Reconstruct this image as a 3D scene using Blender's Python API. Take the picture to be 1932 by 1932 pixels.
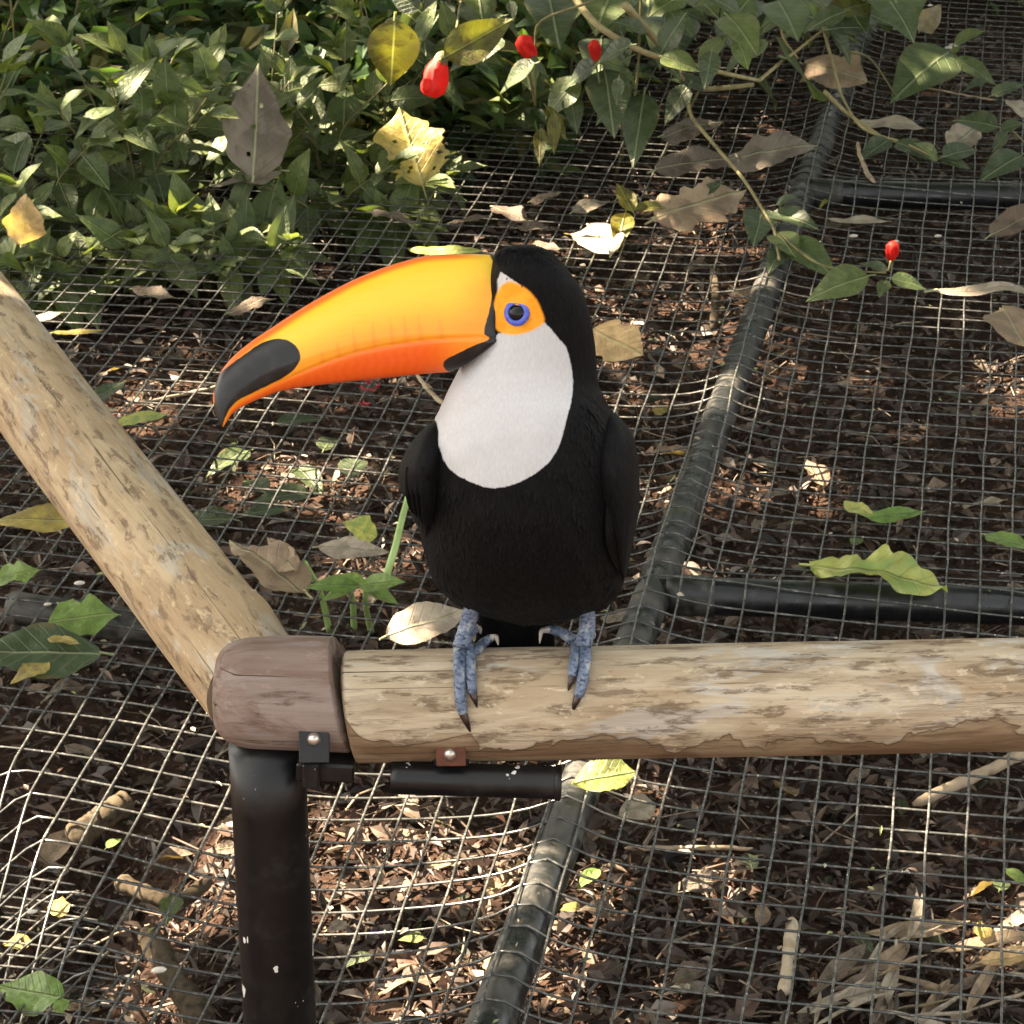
import bpy, math, random
import numpy as np
from mathutils import Vector, Matrix, Quaternion
for _o in list(bpy.data.objects): bpy.data.objects.remove(_o)
scene = bpy.context.scene
COL = scene.collection
rng = random.Random(7)
nrg = np.random.default_rng(11)

# ---------------------------------------------------------------- camera
H = 1.905                      # lens above the wire mesh (mesh plane is z = 0)
PITCH = math.radians(26.2)
FPX = 5000.0                   # focal length in pixels of a 1932 px wide picture
cam_d = bpy.data.cameras.new('camera'); cam = bpy.data.objects.new('camera', cam_d); COL.objects.link(cam)
cam.location = (0, 0, H); cam.rotation_euler = (math.pi / 2 - PITCH, 0, 0)
cam_d.sensor_width = 36; cam_d.lens = FPX / 1932 * 36; cam_d.clip_start = .05; cam_d.clip_end = 400
cam_d.dof.use_dof = True; cam_d.dof.focus_distance = 1.9; cam_d.dof.aperture_fstop = 80
scene.camera = cam
scene.view_settings.view_transform = 'Standard'; scene.view_settings.look = 'None'
scene.view_settings.exposure = 3.5; scene.view_settings.gamma = 1

# ---------------------------------------------------------------- sky and sun
SUN = Vector((-.80, .30, .95)).normalized()          # towards the sun
elev = math.asin(SUN.z); azim = math.atan2(SUN.x, SUN.y)
w = bpy.data.worlds.new('World'); scene.world = w; w.use_nodes = True
nt = w.node_tree; bg = nt.nodes['Background']
sky = nt.nodes.new('ShaderNodeTexSky'); sky.sky_type = 'NISHITA'; sky.sun_disc = False
sky.sun_elevation = elev; sky.sun_rotation = azim; sky.dust_density = 3.5; sky.air_density = 1.0; sky.ozone_density = .6
hs = nt.nodes.new('ShaderNodeHueSaturation'); hs.inputs['Saturation'].default_value = .28
nt.links.new(sky.outputs[0], hs.inputs['Color']); wm = nt.nodes.new('ShaderNodeMix'); wm.data_type = 'RGBA'; wm.blend_type = 'MULTIPLY'; wm.inputs[0].default_value = 1; wm.inputs[7].default_value = (1.05, 1.0, .90, 1)
nt.links.new(hs.outputs[0], wm.inputs[6]); nt.links.new(wm.outputs[2], bg.inputs[0]); bg.inputs[1].default_value = .055
sd_ = bpy.data.lights.new('sun', 'SUN'); sd_.energy = 5.0; sd_.angle = math.radians(.53); sd_.color = (1, .82, .60)
sun = bpy.data.objects.new('sun', sd_); COL.objects.link(sun); sun.rotation_euler = SUN.to_track_quat('Z', 'Y').to_euler(); sun.location = SUN * 30

# ---------------------------------------------------------------- helpers
CT, ST = math.cos(PITCH), math.sin(PITCH)
def ray(x, y):
    u = (x - 966) / FPX; v = (y - 966) / FPX
    return np.array([u, CT - v * ST, -ST - v * CT])
def P(x, y, t): return np.array([0, 0, H]) + t * ray(x, y)
def G(x, y, z=0.0):
    d = ray(x, y); return np.array([0, 0, H]) + (z - H) / d[2] * d
def GT(x, y, z=0.0): return (z - H) / ray(x, y)[2]
def pch(xs, ys, x):                                  # monotone cubic interpolation
    xs = np.asarray(xs, float); ys = np.asarray(ys, float); x = np.clip(np.asarray(x, float), xs[0], xs[-1])
    h = np.diff(xs); d = np.diff(ys) / h; m = np.zeros(len(xs)); m[0] = d[0]; m[-1] = d[-1]
    for i in range(1, len(xs) - 1):
        m[i] = 0 if d[i-1] * d[i] <= 0 else 2 * d[i-1] * d[i] / (d[i-1] + d[i])
    k = np.clip(np.searchsorted(xs, x) - 1, 0, len(xs) - 2); s = (x - xs[k]) / h[k]
    return ((1+2*s)*(1-s)**2*ys[k] + s*(1-s)**2*h[k]*m[k] + s*s*(3-2*s)*ys[k+1] + s*s*(s-1)*h[k]*m[k+1])
def polyline(pts, n):                                # smooth resample of control points
    pts = np.asarray(pts, float); L = np.r_[0, np.cumsum(np.linalg.norm(np.diff(pts, axis=0), axis=1))]
    s = np.linspace(0, L[-1], n); return np.stack([pch(L, pts[:, k], s) for k in range(pts.shape[1])], 1)
def vnoise(seed):                                    # cheap smooth 3d noise from sines
    r = np.random.default_rng(seed); A = r.normal(size=(14, 3)); ph = r.uniform(0, 6.28, 14); am = 1 / np.linalg.norm(A, axis=1)**.5
    def f(p, sc=1.0): return (np.sin(np.asarray(p) @ (A.T * sc) + ph) * am).sum(-1) / 3.2
    return f
WORLD = {}
def tag(o, label=None, cat=None, group=None, kind=None):
    if label: o['label'] = label
    if cat: o['category'] = cat
    if group: o['group'] = group
    if kind: o['kind'] = kind
    return o
def empty(name, loc, label=None, cat=None, group=None):
    o = bpy.data.objects.new(name, None); COL.objects.link(o); o.location = loc; o.empty_display_size = .02
    WORLD[o.name] = np.array(loc, float); return tag(o, label, cat, group)
def link(o, loc, parent=None):
    COL.objects.link(o); loc = np.array(loc, float); WORLD[o.name] = loc
    if parent: o.parent = parent; o.location = loc - WORLD[parent.name]
    else: o.location = loc
    return o
def mesh(name, V, F, smooth=True, mats=()):
    me = bpy.data.meshes.new(name); me.from_pydata([tuple(v) for v in V], [], [tuple(f) for f in F]); me.update()
    if smooth: me.polygons.foreach_set('use_smooth', np.ones(len(me.polygons), bool))
    for m in mats: me.materials.append(m)
    return me
def obj(name, V, F, mat, parent=None, smooth=True, origin=None):
    V = np.asarray(V, float); o0 = V.mean(0) if origin is None else np.array(origin, float)
    return link(bpy.data.objects.new(name, mesh(name, V - o0, F, smooth, [mat])), o0, parent)
def gridfaces(nr, nc, wrap=True, off=0):
    F = []
    for r in range(nr - 1):
        for c in range(nc if wrap else nc - 1):
            a = off + r*nc + c; b = off + r*nc + (c+1) % nc; F.append((a, b, b + nc, a + nc))
    return F
def sweep(path, rad, sides=8, cap=True, flat=None, twist=0.0, rfun=None):
    path = np.asarray(path, float); n = len(path); rad = np.broadcast_to(np.asarray(rad, float), (n,))
    T = np.gradient(path, axis=0); T /= np.linalg.norm(T, axis=1)[:, None] + 1e-12
    u = np.cross(T[0], [0, 0, 1.0]);
    if np.linalg.norm(u) < .1: u = np.cross(T[0], [0, 1.0, 0])
    u /= np.linalg.norm(u); V = []
    for i in range(n):
        u = u - T[i] * (u @ T[i]); u /= np.linalg.norm(u); v = np.cross(T[i], u)
        a = np.linspace(0, 2*np.pi, sides, endpoint=False) + twist
        rr = rad[i] * (np.ones(sides) if rfun is None else rfun(i / (n - 1), a))
        V.append(path[i] + (np.cos(a) * rr)[:, None] * u + (np.sin(a) * rr)[:, None] * v * (1 if flat is None else flat))
    V = np.concatenate(V); F = gridfaces(n, sides)
    if cap: F.append(tuple(range(sides))[::-1]); F.append(tuple(range((n-1)*sides, n*sides)))
    return V, F
def tube(name, path, rad, mat, parent=None, sides=8, **k):
    V, F = sweep(path, rad, sides, **k); return obj(name, V, F, mat, parent)
def box(name, c, size, mat, parent=None, rot=None, bev=.12):
    s = np.array(size) / 2; b = min(size) * bev; V = []; 
    for k in range(3):
        for sx in (-1, 1):
            for sy in (-1, 1):
                for sz in (-1, 1):
                    q = np.array([sx, sy, sz]) * s; q2 = q.copy()
                    for m in range(3):
                        if m != k: q2[m] -= np.sign(q[m]) * b
                    V.append(q2)
    import bmesh
    bm = bmesh.new(); [bm.verts.new(v) for v in V]; bmesh.ops.convex_hull(bm, input=bm.verts)
    me = bpy.data.meshes.new(name); bm.to_mesh(me); bm.free(); me.materials.append(mat)
    o = bpy.data.objects.new(name, me)
    if rot is not None: o.rotation_euler = rot
    return link(o, c, parent)
def attr(o, name, vals):
    a = o.data.attributes.new(name, 'FLOAT', 'POINT'); a.data.foreach_set('value', np.asarray(vals, np.float32))
def vcol(o, name, cols):
    a = o.data.attributes.new(name, 'FLOAT_COLOR', 'POINT'); c = np.c_[np.asarray(cols, np.float32), np.ones(len(cols), np.float32)]
    a.data.foreach_set('color', c.astype(np.float32).ravel())

# ---------------------------------------------------------------- materials
class M:
    def __init__(s, name, rough=.6, spec=.5):
        s.m = bpy.data.materials.new(name); s.m.use_nodes = True; s.t = s.m.node_tree; s.n = s.t.nodes
        s.b = s.n['Principled BSDF']; s.b.inputs['Roughness'].default_value = rough
        s.b.inputs['Specular IOR Level'].default_value = spec
    def link(s, a, b): s.t.links.new(a, b)
    def coord(s, scale=(1, 1, 1), kind='Object', loc=(0, 0, 0)):
        c = s.n.new('ShaderNodeTexCoord'); m = s.n.new('ShaderNodeMapping'); m.inputs['Scale'].default_value = scale; m.inputs['Location'].default_value = loc
        s.link(c.outputs[kind], m.inputs[0]); return m.outputs[0]
    def noise(s, scale, detail=4, vec=None, rough=.55, dist=0):
        n = s.n.new('ShaderNodeTexNoise'); n.inputs['Scale'].default_value = scale; n.inputs['Detail'].default_value = detail
        n.inputs['Roughness'].default_value = rough; n.inputs['Distortion'].default_value = dist
        if vec is not None: s.link(vec, n.inputs['Vector'])
        return n.outputs['Fac']
    def ramp(s, fac, stops, interp='LINEAR'):
        r = s.n.new('ShaderNodeValToRGB'); r.color_ramp.interpolation = interp; el = r.color_ramp.elements
        while len(el) < len(stops): el.new(.5)
        for e, (p, c) in zip(el, stops): e.position = p; e.color = (*c, 1) if len(c) == 3 else c
        s.link(fac, r.inputs[0]); return r.outputs[0]
    def step(s, v, a, b):
        r = s.n.new('ShaderNodeMapRange'); r.interpolation_type = 'SMOOTHSTEP'; r.inputs[1].default_value = a; r.inputs[2].default_value = b
        s.link(v, r.inputs[0]); return r.outputs[0]
    def math(s, op, a, b=None):
        m = s.n.new('ShaderNodeMath'); m.operation = op
        for i, x in enumerate((a, b)):
            if x is None: continue
            if isinstance(x, (int, float)): m.inputs[i].default_value = x
            else: s.link(x, m.inputs[i])
        return m.outputs[0]
    def mix(s, f, a, b, mode='MIX'):
        m = s.n.new('ShaderNodeMix'); m.data_type = 'RGBA'; m.blend_type = mode
        for i, x in ((0, f), (6, a), (7, b)):
            if isinstance(x, (int, float)): m.inputs[i].default_value = x
            elif isinstance(x, tuple): m.inputs[i].default_value = (*x, 1)
            else: s.link(x, m.inputs[i])
        return m.outputs[2]
    def attr(s, name, out='Fac'):
        a = s.n.new('ShaderNodeAttribute'); a.attribute_name = name; return a.outputs[out]
    def rand(s): return s.n.new('ShaderNodeObjectInfo').outputs['Random']
    def color(s, c):
        if isinstance(c, tuple): s.b.inputs['Base Color'].default_value = (*c, 1)
        else: s.link(c, s.b.inputs['Base Color'])
        return s
    def rough(s, v): s.link(v, s.b.inputs['Roughness']); return s
    def bump(s, h, strength=.4, dist=.002):
        b = s.n.new('ShaderNodeBump'); b.inputs['Strength'].default_value = strength; b.inputs['Distance'].default_value = dist
        s.link(h, b.inputs['Height']); s.link(b.outputs[0], s.b.inputs['Normal']); return s
    def translucent(s, col, f):
        t = s.n.new('ShaderNodeBsdfTranslucent'); mx = s.n.new('ShaderNodeMixShader'); mx.inputs[0].default_value = f
        if isinstance(col, tuple): t.inputs[0].default_value = (*col, 1)
        else: s.link(col, t.inputs[0])
        s.link(s.b.outputs[0], mx.inputs[1]); s.link(t.outputs[0], mx.inputs[2])
        s.link(mx.outputs[0], s.n['Material Output'].inputs[0]); return s

def leaf_mat(name, cols, tr=.35, mott=None, rough=.42, spec=.5, vein=True):
    m = M(name, rough, spec); r = m.rand(); n = len(cols)
    c = m.ramp(r, [(i / max(1, n - 1), k) for i, k in enumerate(cols)])
    nz = m.noise(5, 5, m.coord((1, 1, 1)))
    c = m.mix(m.step(nz, .35, .75), c, m.mix(1.0, c, (.62, .60, .55), 'MULTIPLY'))
    if mott: c = m.mix(m.step(m.noise(4.5, 6, m.coord(), .65, .4), .50, .62), c, mott)
    h = m.noise(9, 4, m.coord((1, 1, 1)))
    if vein:
        ay = m.attr('lv'); c = m.mix(m.step(ay, .06, .0), c, m.mix(.45, c, (.45, .5, .25)))
        h = m.math('ADD', h, m.math('MULTIPLY', m.step(ay, .10, .0), -.8))
        sp = m.n.new('ShaderNodeSeparateXYZ'); m.link(m.coord(), sp.inputs[0])
        sv_ = m.math('SINE', m.math('MULTIPLY', m.math('SUBTRACT', sp.outputs[0], m.math('MULTIPLY', m.math('ABSOLUTE', sp.outputs[1]), .9)), 52.0))
        sv_ = m.step(sv_, .86, 1.0); h = m.math('ADD', h, m.math('MULTIPLY', sv_, -.4)); c = m.mix(m.math('MULTIPLY', sv_, .14), c, m.mix(.5, c, (.42, .45, .25)))
        wear = m.math('MULTIPLY', m.step(ay, .72, 1.0), m.step(m.noise(7, 4, m.coord(loc=(3, 1, 2))), .50, .62)); c = m.mix(m.math('MULTIPLY', wear, .6), c, (.16, .11, .05))
    m.color(c).bump(h, .7, .006); m.translucent(m.mix(1.0, c, (1.5, 1.5, .6), 'MULTIPLY'), tr); return m.m

GREEN = leaf_mat('green_leaf', [(.080, .115, .036), (.098, .142, .050), (.130, .175, .054), (.085, .122, .058), (.17, .21, .055), (.110, .155, .072)])
DGREEN = leaf_mat('dark_green_leaf', [(.050, .074, .036), (.064, .092, .045), (.060, .084, .034)], .25)
FGREEN = leaf_mat('fresh_green_leaf', [(.15, .26, .06), (.20, .30, .07)], .35)
YGREEN = leaf_mat('yellow_green_leaf', [(.40, .44, .12), (.48, .48, .14)], .3, (.24, .32, .09))
YELLOW = leaf_mat('yellow_leaf', [(.42, .33, .09), (.46, .36, .10)], .3, (.26, .20, .07))
OLIVE = leaf_mat('olive_yellow_leaf', [(.13, .135, .022), (.17, .155, .025)], .4, (.07, .06, .014))
TAN = leaf_mat('tan_dry_leaf', [(.30, .215, .14), (.35, .26, .17)], .2, (.2, .14, .095), .65)
GOLD = leaf_mat('golden_dry_leaf', [(.60, .41, .20), (.64, .44, .22)], .2, (.42, .28, .13), .65)
GREY = leaf_mat('greyish_dry_leaf', [(.16, .135, .105), (.19, .16, .125)], .12, (.10, .08, .06), .7)
BROWN = leaf_mat('brown_dry_leaf', [(.095, .060, .040), (.13, .09, .065), (.17, .125, .09), (.07, .042, .028), (.14, .115, .095)], .12, (.06, .042, .03), .7)
PALE = leaf_mat('pale_dry_leaf', [(.36, .305, .24), (.42, .355, .28)], .2, (.25, .205, .16), .7)

def plain(name, c, rough=.5, spec=.5, metal=0, var=None, sc=30, bump=0):
    m = M(name, rough, spec); m.b.inputs['Metallic'].default_value = metal
    nz = m.noise(sc, 6, m.coord())
    m.color(m.mix(m.step(nz, .4, .7), c, var or tuple(x * .7 for x in c)))
    if bump: m.bump(nz, bump, .002)
    return m.m

def wood(name, pale, tan, brown, grey, lower=None, seed=0.0, dark=.5, peelf=.45):
    m = M(name, .78, .25)
    L = (seed, seed * 2, seed)
    def n(sc, det, loc=0, ro=.6, di=0.0): return m.noise(1, det, m.coord(sc, loc=(seed + loc, loc * 1.7, seed)), ro, di)
    fine = n((18, 420, 420), 8, 0, .75)
    grain = n((5, 110, 110), 6, 1, .65, .4)
    big = n((5, 22, 22), 7, 2, .62, .7)
    peel = n((6, 48, 48), 8, 3, .66, .35)
    mott = n((22, 90, 90), 7, 4, .7, .25)
    c = m.mix(m.step(big, .40, .62), tan, pale)
    c = m.mix(m.math('MULTIPLY', m.step(n((8, 30, 30), 6, 5, .6, .8), .53, .60), .85), c, grey)
    c = m.mix(m.math('MULTIPLY', m.step(peel, .535, .60), peelf), c, m.mix(.45, tan, brown))
    rim = m.math('MULTIPLY', m.step(peel, .515, .537), m.step(peel, .565, .540)); c = m.mix(m.math('MULTIPLY', rim, peelf * .35), c, brown)
    c = m.mix(m.math('MULTIPLY', m.step(mott, 1.02 - dark, 1.10 - dark), .75), c, brown)
    c = m.mix(m.math('MULTIPLY', m.step(n((60, 120, 120), 5, 6, .7), .585, .64), .6), c, tuple(min(.85, x * 1.25) for x in pale))
    lo = None
    if lower:                                          # strip where the smooth inner wood lies bare, with a wavy edge
        sx = m.n.new('ShaderNodeSeparateXYZ'); m.link(m.coord(), sx.inputs[0])
        edge = m.math('ADD', sx.outputs[2], m.math('MULTIPLY', m.math('SUBTRACT', m.noise(1, 4, m.coord((9, 8, 8), loc=L), .62, .5), .5), .13))
        lo = m.step(edge, -.0045, -.0058)
        wv = m.noise(1, 4, m.coord((9, 80, 80), loc=(1, 2, seed)), .5, 2.6)
        lc = m.mix(m.step(wv, .42, .60), lower, m.mix(.55, lower, brown))
        lc = m.mix(m.math('MULTIPLY', m.step(n((5, 20, 20), 4, 8, .5, 1.5), .5, .58), .5), lc, tan)
        c = m.mix(lo, c, lc)
        rim2 = m.math('MULTIPLY', m.step(edge, -.0015, -.0050), m.step(edge, -.0085, -.0058)); c = m.mix(m.math('MULTIPLY', rim2, .4), c, brown)
    vo = m.n.new('ShaderNodeTexVoronoi'); vo.inputs['Scale'].default_value = 1; m.link(m.coord((7, 17, 17), loc=(seed + 2, 3, 1)), vo.inputs['Vector'])
    knot = m.step(vo.outputs['Distance'], .10, .04); c = m.mix(m.math('MULTIPLY', knot, .8), c, (.075, .05, .035))
    ck = m.noise(1, 3, m.coord((.45, 30, 30), loc=(seed + 5, 0, 3)), .35, .15)
    line = m.math('MULTIPLY', m.step(m.math('ABSOLUTE', m.math('SUBTRACT', ck, .52)), .0042, .0008), m.step(n((4, 9, 9), 3, 9), .50, .56))
    c = m.mix(m.math('MULTIPLY', line, .85), c, (.05, .033, .022))
    c = m.mix(m.math('MULTIPLY', m.step(grain, .50, .68), .55), c, m.mix(1.0, c, (.58, .50, .42), 'MULTIPLY'))
    c = m.mix(m.math('MULTIPLY', m.step(fine, .5, .72), .45), c, m.mix(1.0, c, (.50, .43, .37), 'MULTIPLY'))
    hgt = m.math('ADD', m.math('MULTIPLY', fine, .45), m.math('ADD', m.math('MULTIPLY', m.step(peel, .60, .52), peelf), m.math('MULTIPLY', line, -1.8)))
    hgt = m.math('ADD', hgt, m.math('MULTIPLY', m.step(mott, 1.10 - dark, 1.0 - dark), .4))
    if lo is not None: hgt = m.math('ADD', hgt, m.math('MULTIPLY', lo, -1.0))
    m.color(c).bump(hgt, .8, .0014); return m.m

WOOD_R = wood('weathered_rail_wood', (.46, .385, .275), (.34, .26, .165), (.13, .085, .05), (.42, .39, .335), (.20, .13, .075), 1.3, .495, .48)
WOOD_L = wood('weathered_pale_wood', (.46, .355, .22), (.36, .26, .15), (.15, .10, .062), (.40, .36, .285), None, 6.1, .485, .30)
WOOD_C = wood('purplish_block_wood', (.225, .165, .135), (.175, .12, .095), (.10, .062, .047), (.25, .20, .175), None, 3.7, .43, .32)
ENDW = plain('cut_end_wood', (.24, .19, .13), .8, .2, 0, (.15, .11, .075), 60, .4)

m = M('black_steel_paint', .30, .35)
z = m.noise(26, 8, m.coord(), .7); sp = m.noise(55, 3, m.coord((1, 1, .6)), .6)
c = m.mix(m.step(z, .5, .75), (.0045, .0045, .005), (.016, .015, .014)); c = m.mix(m.step(sp, .685, .70), c, (.55, .54, .5)); m.color(c).rough(m.ramp(z, [(.35, (.28,)*3), (.7, (.55,)*3)])).bump(z, .25, .001); STEEL = m.m
m = M('dirty_pipe_plastic', .35, .5)
z = m.noise(13, 9, m.coord(), .72, .5); z2 = m.noise(40, 6, m.coord(), .7)
c = m.mix(m.step(z, .46, .62), (.010, .011, .011), (.065, .060, .050)); c = m.mix(m.step(z2, .62, .74), c, (.20, .19, .16))
c = m.mix(m.step(m.noise(5, 5, m.coord(loc=(4, 4, 4))), .60, .70), c, (.055, .07, .03)); m.color(c).rough(m.ramp(z, [(.4, (.25,)*3), (.65, (.8,)*3)])).bump(z2, .5, .002); PIPE_D = m.m
m = M('glossy_pipe_plastic', .25, .5)
z = m.noise(16, 8, m.coord(), .7); c = m.mix(m.step(z, .55, .7), (.007, .0075, .009), (.05, .048, .044)); m.color(c).rough(m.ramp(z, [(.4, (.22,)*3), (.7, (.65,)*3)])); PIPE = m.m
m = M('coated_wire', .26, .6)
z = m.noise(22, 5, m.coord(kind='Generated', scale=(3, 3, 3)), .7); z2 = m.noise(90, 3, m.coord())
c = m.mix(m.step(z2, .48, .66), (.048, .049, .047), (.135, .128, .112)); c = m.mix(m.step(m.noise(160, 2, m.coord(loc=(2, 2, 2))), .70, .74), c, (.55, .52, .46)); m.color(c); WIRE = m.m
SCREW = plain('screw_steel', (.62, .60, .56), .3, .5, .9, (.4, .36, .3), 200)
RUST = plain('rusty_plate', (.10, .032, .016), .75, .3, 0, (.05, .018, .01), 90, .4)
TWIG = plain('dry_twig', (.36, .28, .19), .8, .2, 0, (.2, .15, .1), 30, .5)
STEM = plain('green_brown_stem', (.14, .13, .05), .6, .4, 0, (.10, .08, .035), 30, .3)
PSTEM = plain('pale_green_stem', (.30, .42, .14), .45, .5, 0, (.24, .34, .11), 30)
STRAW = plain('straw_stick', (.50, .42, .30), .8, .2, 0, (.36, .28, .18), 60, .5)
BARK = plain('tree_bark', (.12, .095, .06), .95, .1, 0, (.055, .045, .032), 22, .9)
LOGM = plain('mossy_log', (.070, .055, .036), .95, .1, 0, (.026, .02, .015), 90, 1.0)
PEB = plain('pale_pebble', (.6, .55, .48), .8, .3, 0, (.42, .37, .31), 40, .4)
m = M('red_petal', .6, .3); z = m.noise(40, 4, m.coord()); c = m.mix(m.step(z, .4, .65), (.55, .022, .012), (.40, .012, .009)); m.color(c); m.translucent((.9, .06, .03), .25); PETAL = m.m

# ---------------------------------------------------------------- ground
gn = vnoise(3)
def gz(x, y):
    p = np.stack([np.asarray(x, float), np.asarray(y, float), np.zeros_like(np.asarray(x, float))], -1)
    z = -.165 + .018 * gn(p, 2.2) + .008 * gn(p, 7.0)
    return z - .20 * np.clip((-.40 - np.asarray(x)) / .18, 0, 1) * np.clip((3.55 - np.asarray(y)) / .5, 0, 1)
def axis(lo, hi, step, far):
    a = np.arange(lo, hi + 1e-6, step); k = np.geomspace(.3, far, 14)
    return np.r_[lo - k[::-1], a, hi + k]
gx = axis(-2.2, 2.2, .04, 70); gy = axis(1.2, 8.4, .04, 70)
X, Y = np.meshgrid(gx, gy); Z = gz(X, Y)
V = np.stack([X, Y, Z], -1).reshape(-1, 3)
m = M('forest_soil', .95, .15)
z = m.noise(28, 9, m.coord(), .7, .3); z2 = m.noise(120, 5, m.coord(), .7)
c = m.ramp(z, [(.3, (.018, .011, .008)), (.5, (.048, .026, .017)), (.68, (.10, .056, .036))]); c = m.mix(m.step(z2, .5, .7), c, (.09, .06, .042))
m.color(c).bump(m.math('ADD', z, m.math('MULTIPLY', z2, .5)), 1.0, .02)
g = obj('ground', V, gridfaces(len(gy), len(gx), False), m.m, origin=(0, 0, 0)); tag(g, kind='structure', label='brown forest soil beneath the wire mesh', cat='ground')

# ---------------------------------------------------------------- leaf shapes (unit length, base at the origin, along +X)
def leaf_shape(name, mat, wid=.45, fold=.18, droop=.25, seed=0, nl=11, nw=3, ragged=0.0, peak=.42, tip=1.0, wave=.0, lobes=0, holes=0, curl=0.0, stalk=0.0, twist=0.0):
    r = np.random.default_rng(seed); nz = vnoise(seed + 50); V = []; A = []
    xs = np.linspace(0, 1, nl + 1)
    for i, x in enumerate(xs):
        pw = math.log(.5) / math.log(peak); hw = .5 * wid * max(0.0, math.sin(math.pi * x ** pw)) ** .85 * max(0.0, 1 - x) ** (.16 * tip) * 1.08
        if lobes: hw *= .80 + .28 * abs(math.sin(x * math.pi * lobes + .4))
        for j in range(-nw, nw + 1):
            s = j / nw; e = hw
            if ragged: e *= 1 + ragged * abs(s) * (1.6 * float(nz([x * 9, np.sign(s) * 3, 1])) + .9 * float(nz([x * 30, np.sign(s) * 3, 4])))
            y = s * e; zz = fold * abs(y) - droop * x * x * .5 + wave * math.sin(9 * x + 2.5 * np.sign(s)) * abs(s)**1.5 * wid
            zz += curl * (y * y) * 4 + .03 * wave * 12 * float(nz([x * 5, y * 6, 0])) + .012 * wave * 10 * float(nz([x * 14, y * 16, 3]))
            a = twist * x; V.append((x, y * math.cos(a) - zz * math.sin(a), zz * math.cos(a) + y * math.sin(a))); A.append(abs(s) * hw / (wid * .5))
    F = gridfaces(nl + 1, 2 * nw + 1, False)
    if holes: 
        for k in range(holes): F.pop(r.integers(len(F)))
    if stalk:
        n0 = len(V); sw = .012
        V += [(-stalk, -sw, -.02), (-stalk, sw, -.02), (0.03, sw, .006), (.03, -sw, .006), (-stalk, 0, .0), (.03, 0, .022)]; A += [0] * 6
        F += [(n0, n0+3, n0+2, n0+1), (n0, n0+4, n0+5, n0+3), (n0+1, n0+2, n0+5, n0+4)]
    me = mesh(name, V, F, True, [mat]); a = me.attributes.new('lv', 'FLOAT', 'POINT'); a.data.foreach_set('value', np.array(A, np.float32)); return me
def put(name, me, base, d, up, size, parent=None, roll=0.0, wscale=1.0):
    d = Vector(d).normalized(); up = Vector(up); y = up.cross(d)
    if y.length < 1e-4: y = Vector((1, 0, 0)).cross(d)
    y.normalize(); z = d.cross(y)
    R = Matrix((d, y, z)).transposed(); q = R.to_quaternion() @ Quaternion((1, 0, 0), roll)
    o = bpy.data.objects.new(name, me); o.rotation_mode = 'QUATERNION'; o.rotation_quaternion = q; o.scale = (size, size * wscale, size)
    return link(o, base, parent)

# ---------------------------------------------------------------- wire mesh on its pipe frame
PA = np.array([-.085, 2.26]); PB = np.array([.985, 7.05])            # long pipe, seen from above
pd = (PB - PA) / np.linalg.norm(PB - PA); pn = np.array([pd[1], -pd[0]])
def along(s): return PA + pd * s
CROSS = [(np.array([.20, 3.615]), np.array([1.45, 3.53])), (np.array([.60, 5.475]), np.array([1.9, 5.39]))]
def segd(x, y, a, b):
    ab = b - a; t = np.clip(((x - a[0]) * ab[0] + (y - a[1]) * ab[1]) / (ab @ ab), 0, 1)
    return np.hypot(x - a[0] - t * ab[0], y - a[1] - t * ab[1])
sn = vnoise(21)
PR = .029
FO = np.array([-.452, 2.516]); FD = np.array([-.649, 3.054]) - FO; FD /= np.linalg.norm(FD); FN = np.array([-FD[1], FD[0]])
def drape(x, y):
    x = np.asarray(x, float); y = np.asarray(y, float); p = np.stack([x, y, 0 * x], -1)
    z = -.010 + .007 * sn(p, 2.6)
    q = np.exp(-(((x + .32) / .24) ** 2 + ((y - 2.78) / .45) ** 2)); z = z - .05 * q
    sd = (x - PA[0]) * pn[0] + (y - PA[1]) * pn[1]
    for q in [np.abs(sd)] + [np.where(sd < 0, 9, segd(x, y, *c)) for c in CROSS]:
        z = np.maximum(z + (.021 - z) * np.exp(-np.maximum(0, q - .008) / .055), np.where(q < PR, -.011 + np.sqrt(np.maximum(0, PR * PR - q * q)) + .0042, -9))
    return np.stack([x, y, z], -1)
CELL = .05; PSI = math.radians(10.2); G0 = np.array([.2705, 3.094])
EX = np.array([math.cos(PSI), -math.sin(PSI)]); EY = np.array([math.sin(PSI), math.cos(PSI)])
sheet = empty('wire_mesh', (.1, 3.2, 0), 'dark square welded wire mesh stretched over the pipe frame, sagging towards the post', 'wire mesh')
jit = np.random.default_rng(5)
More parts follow.
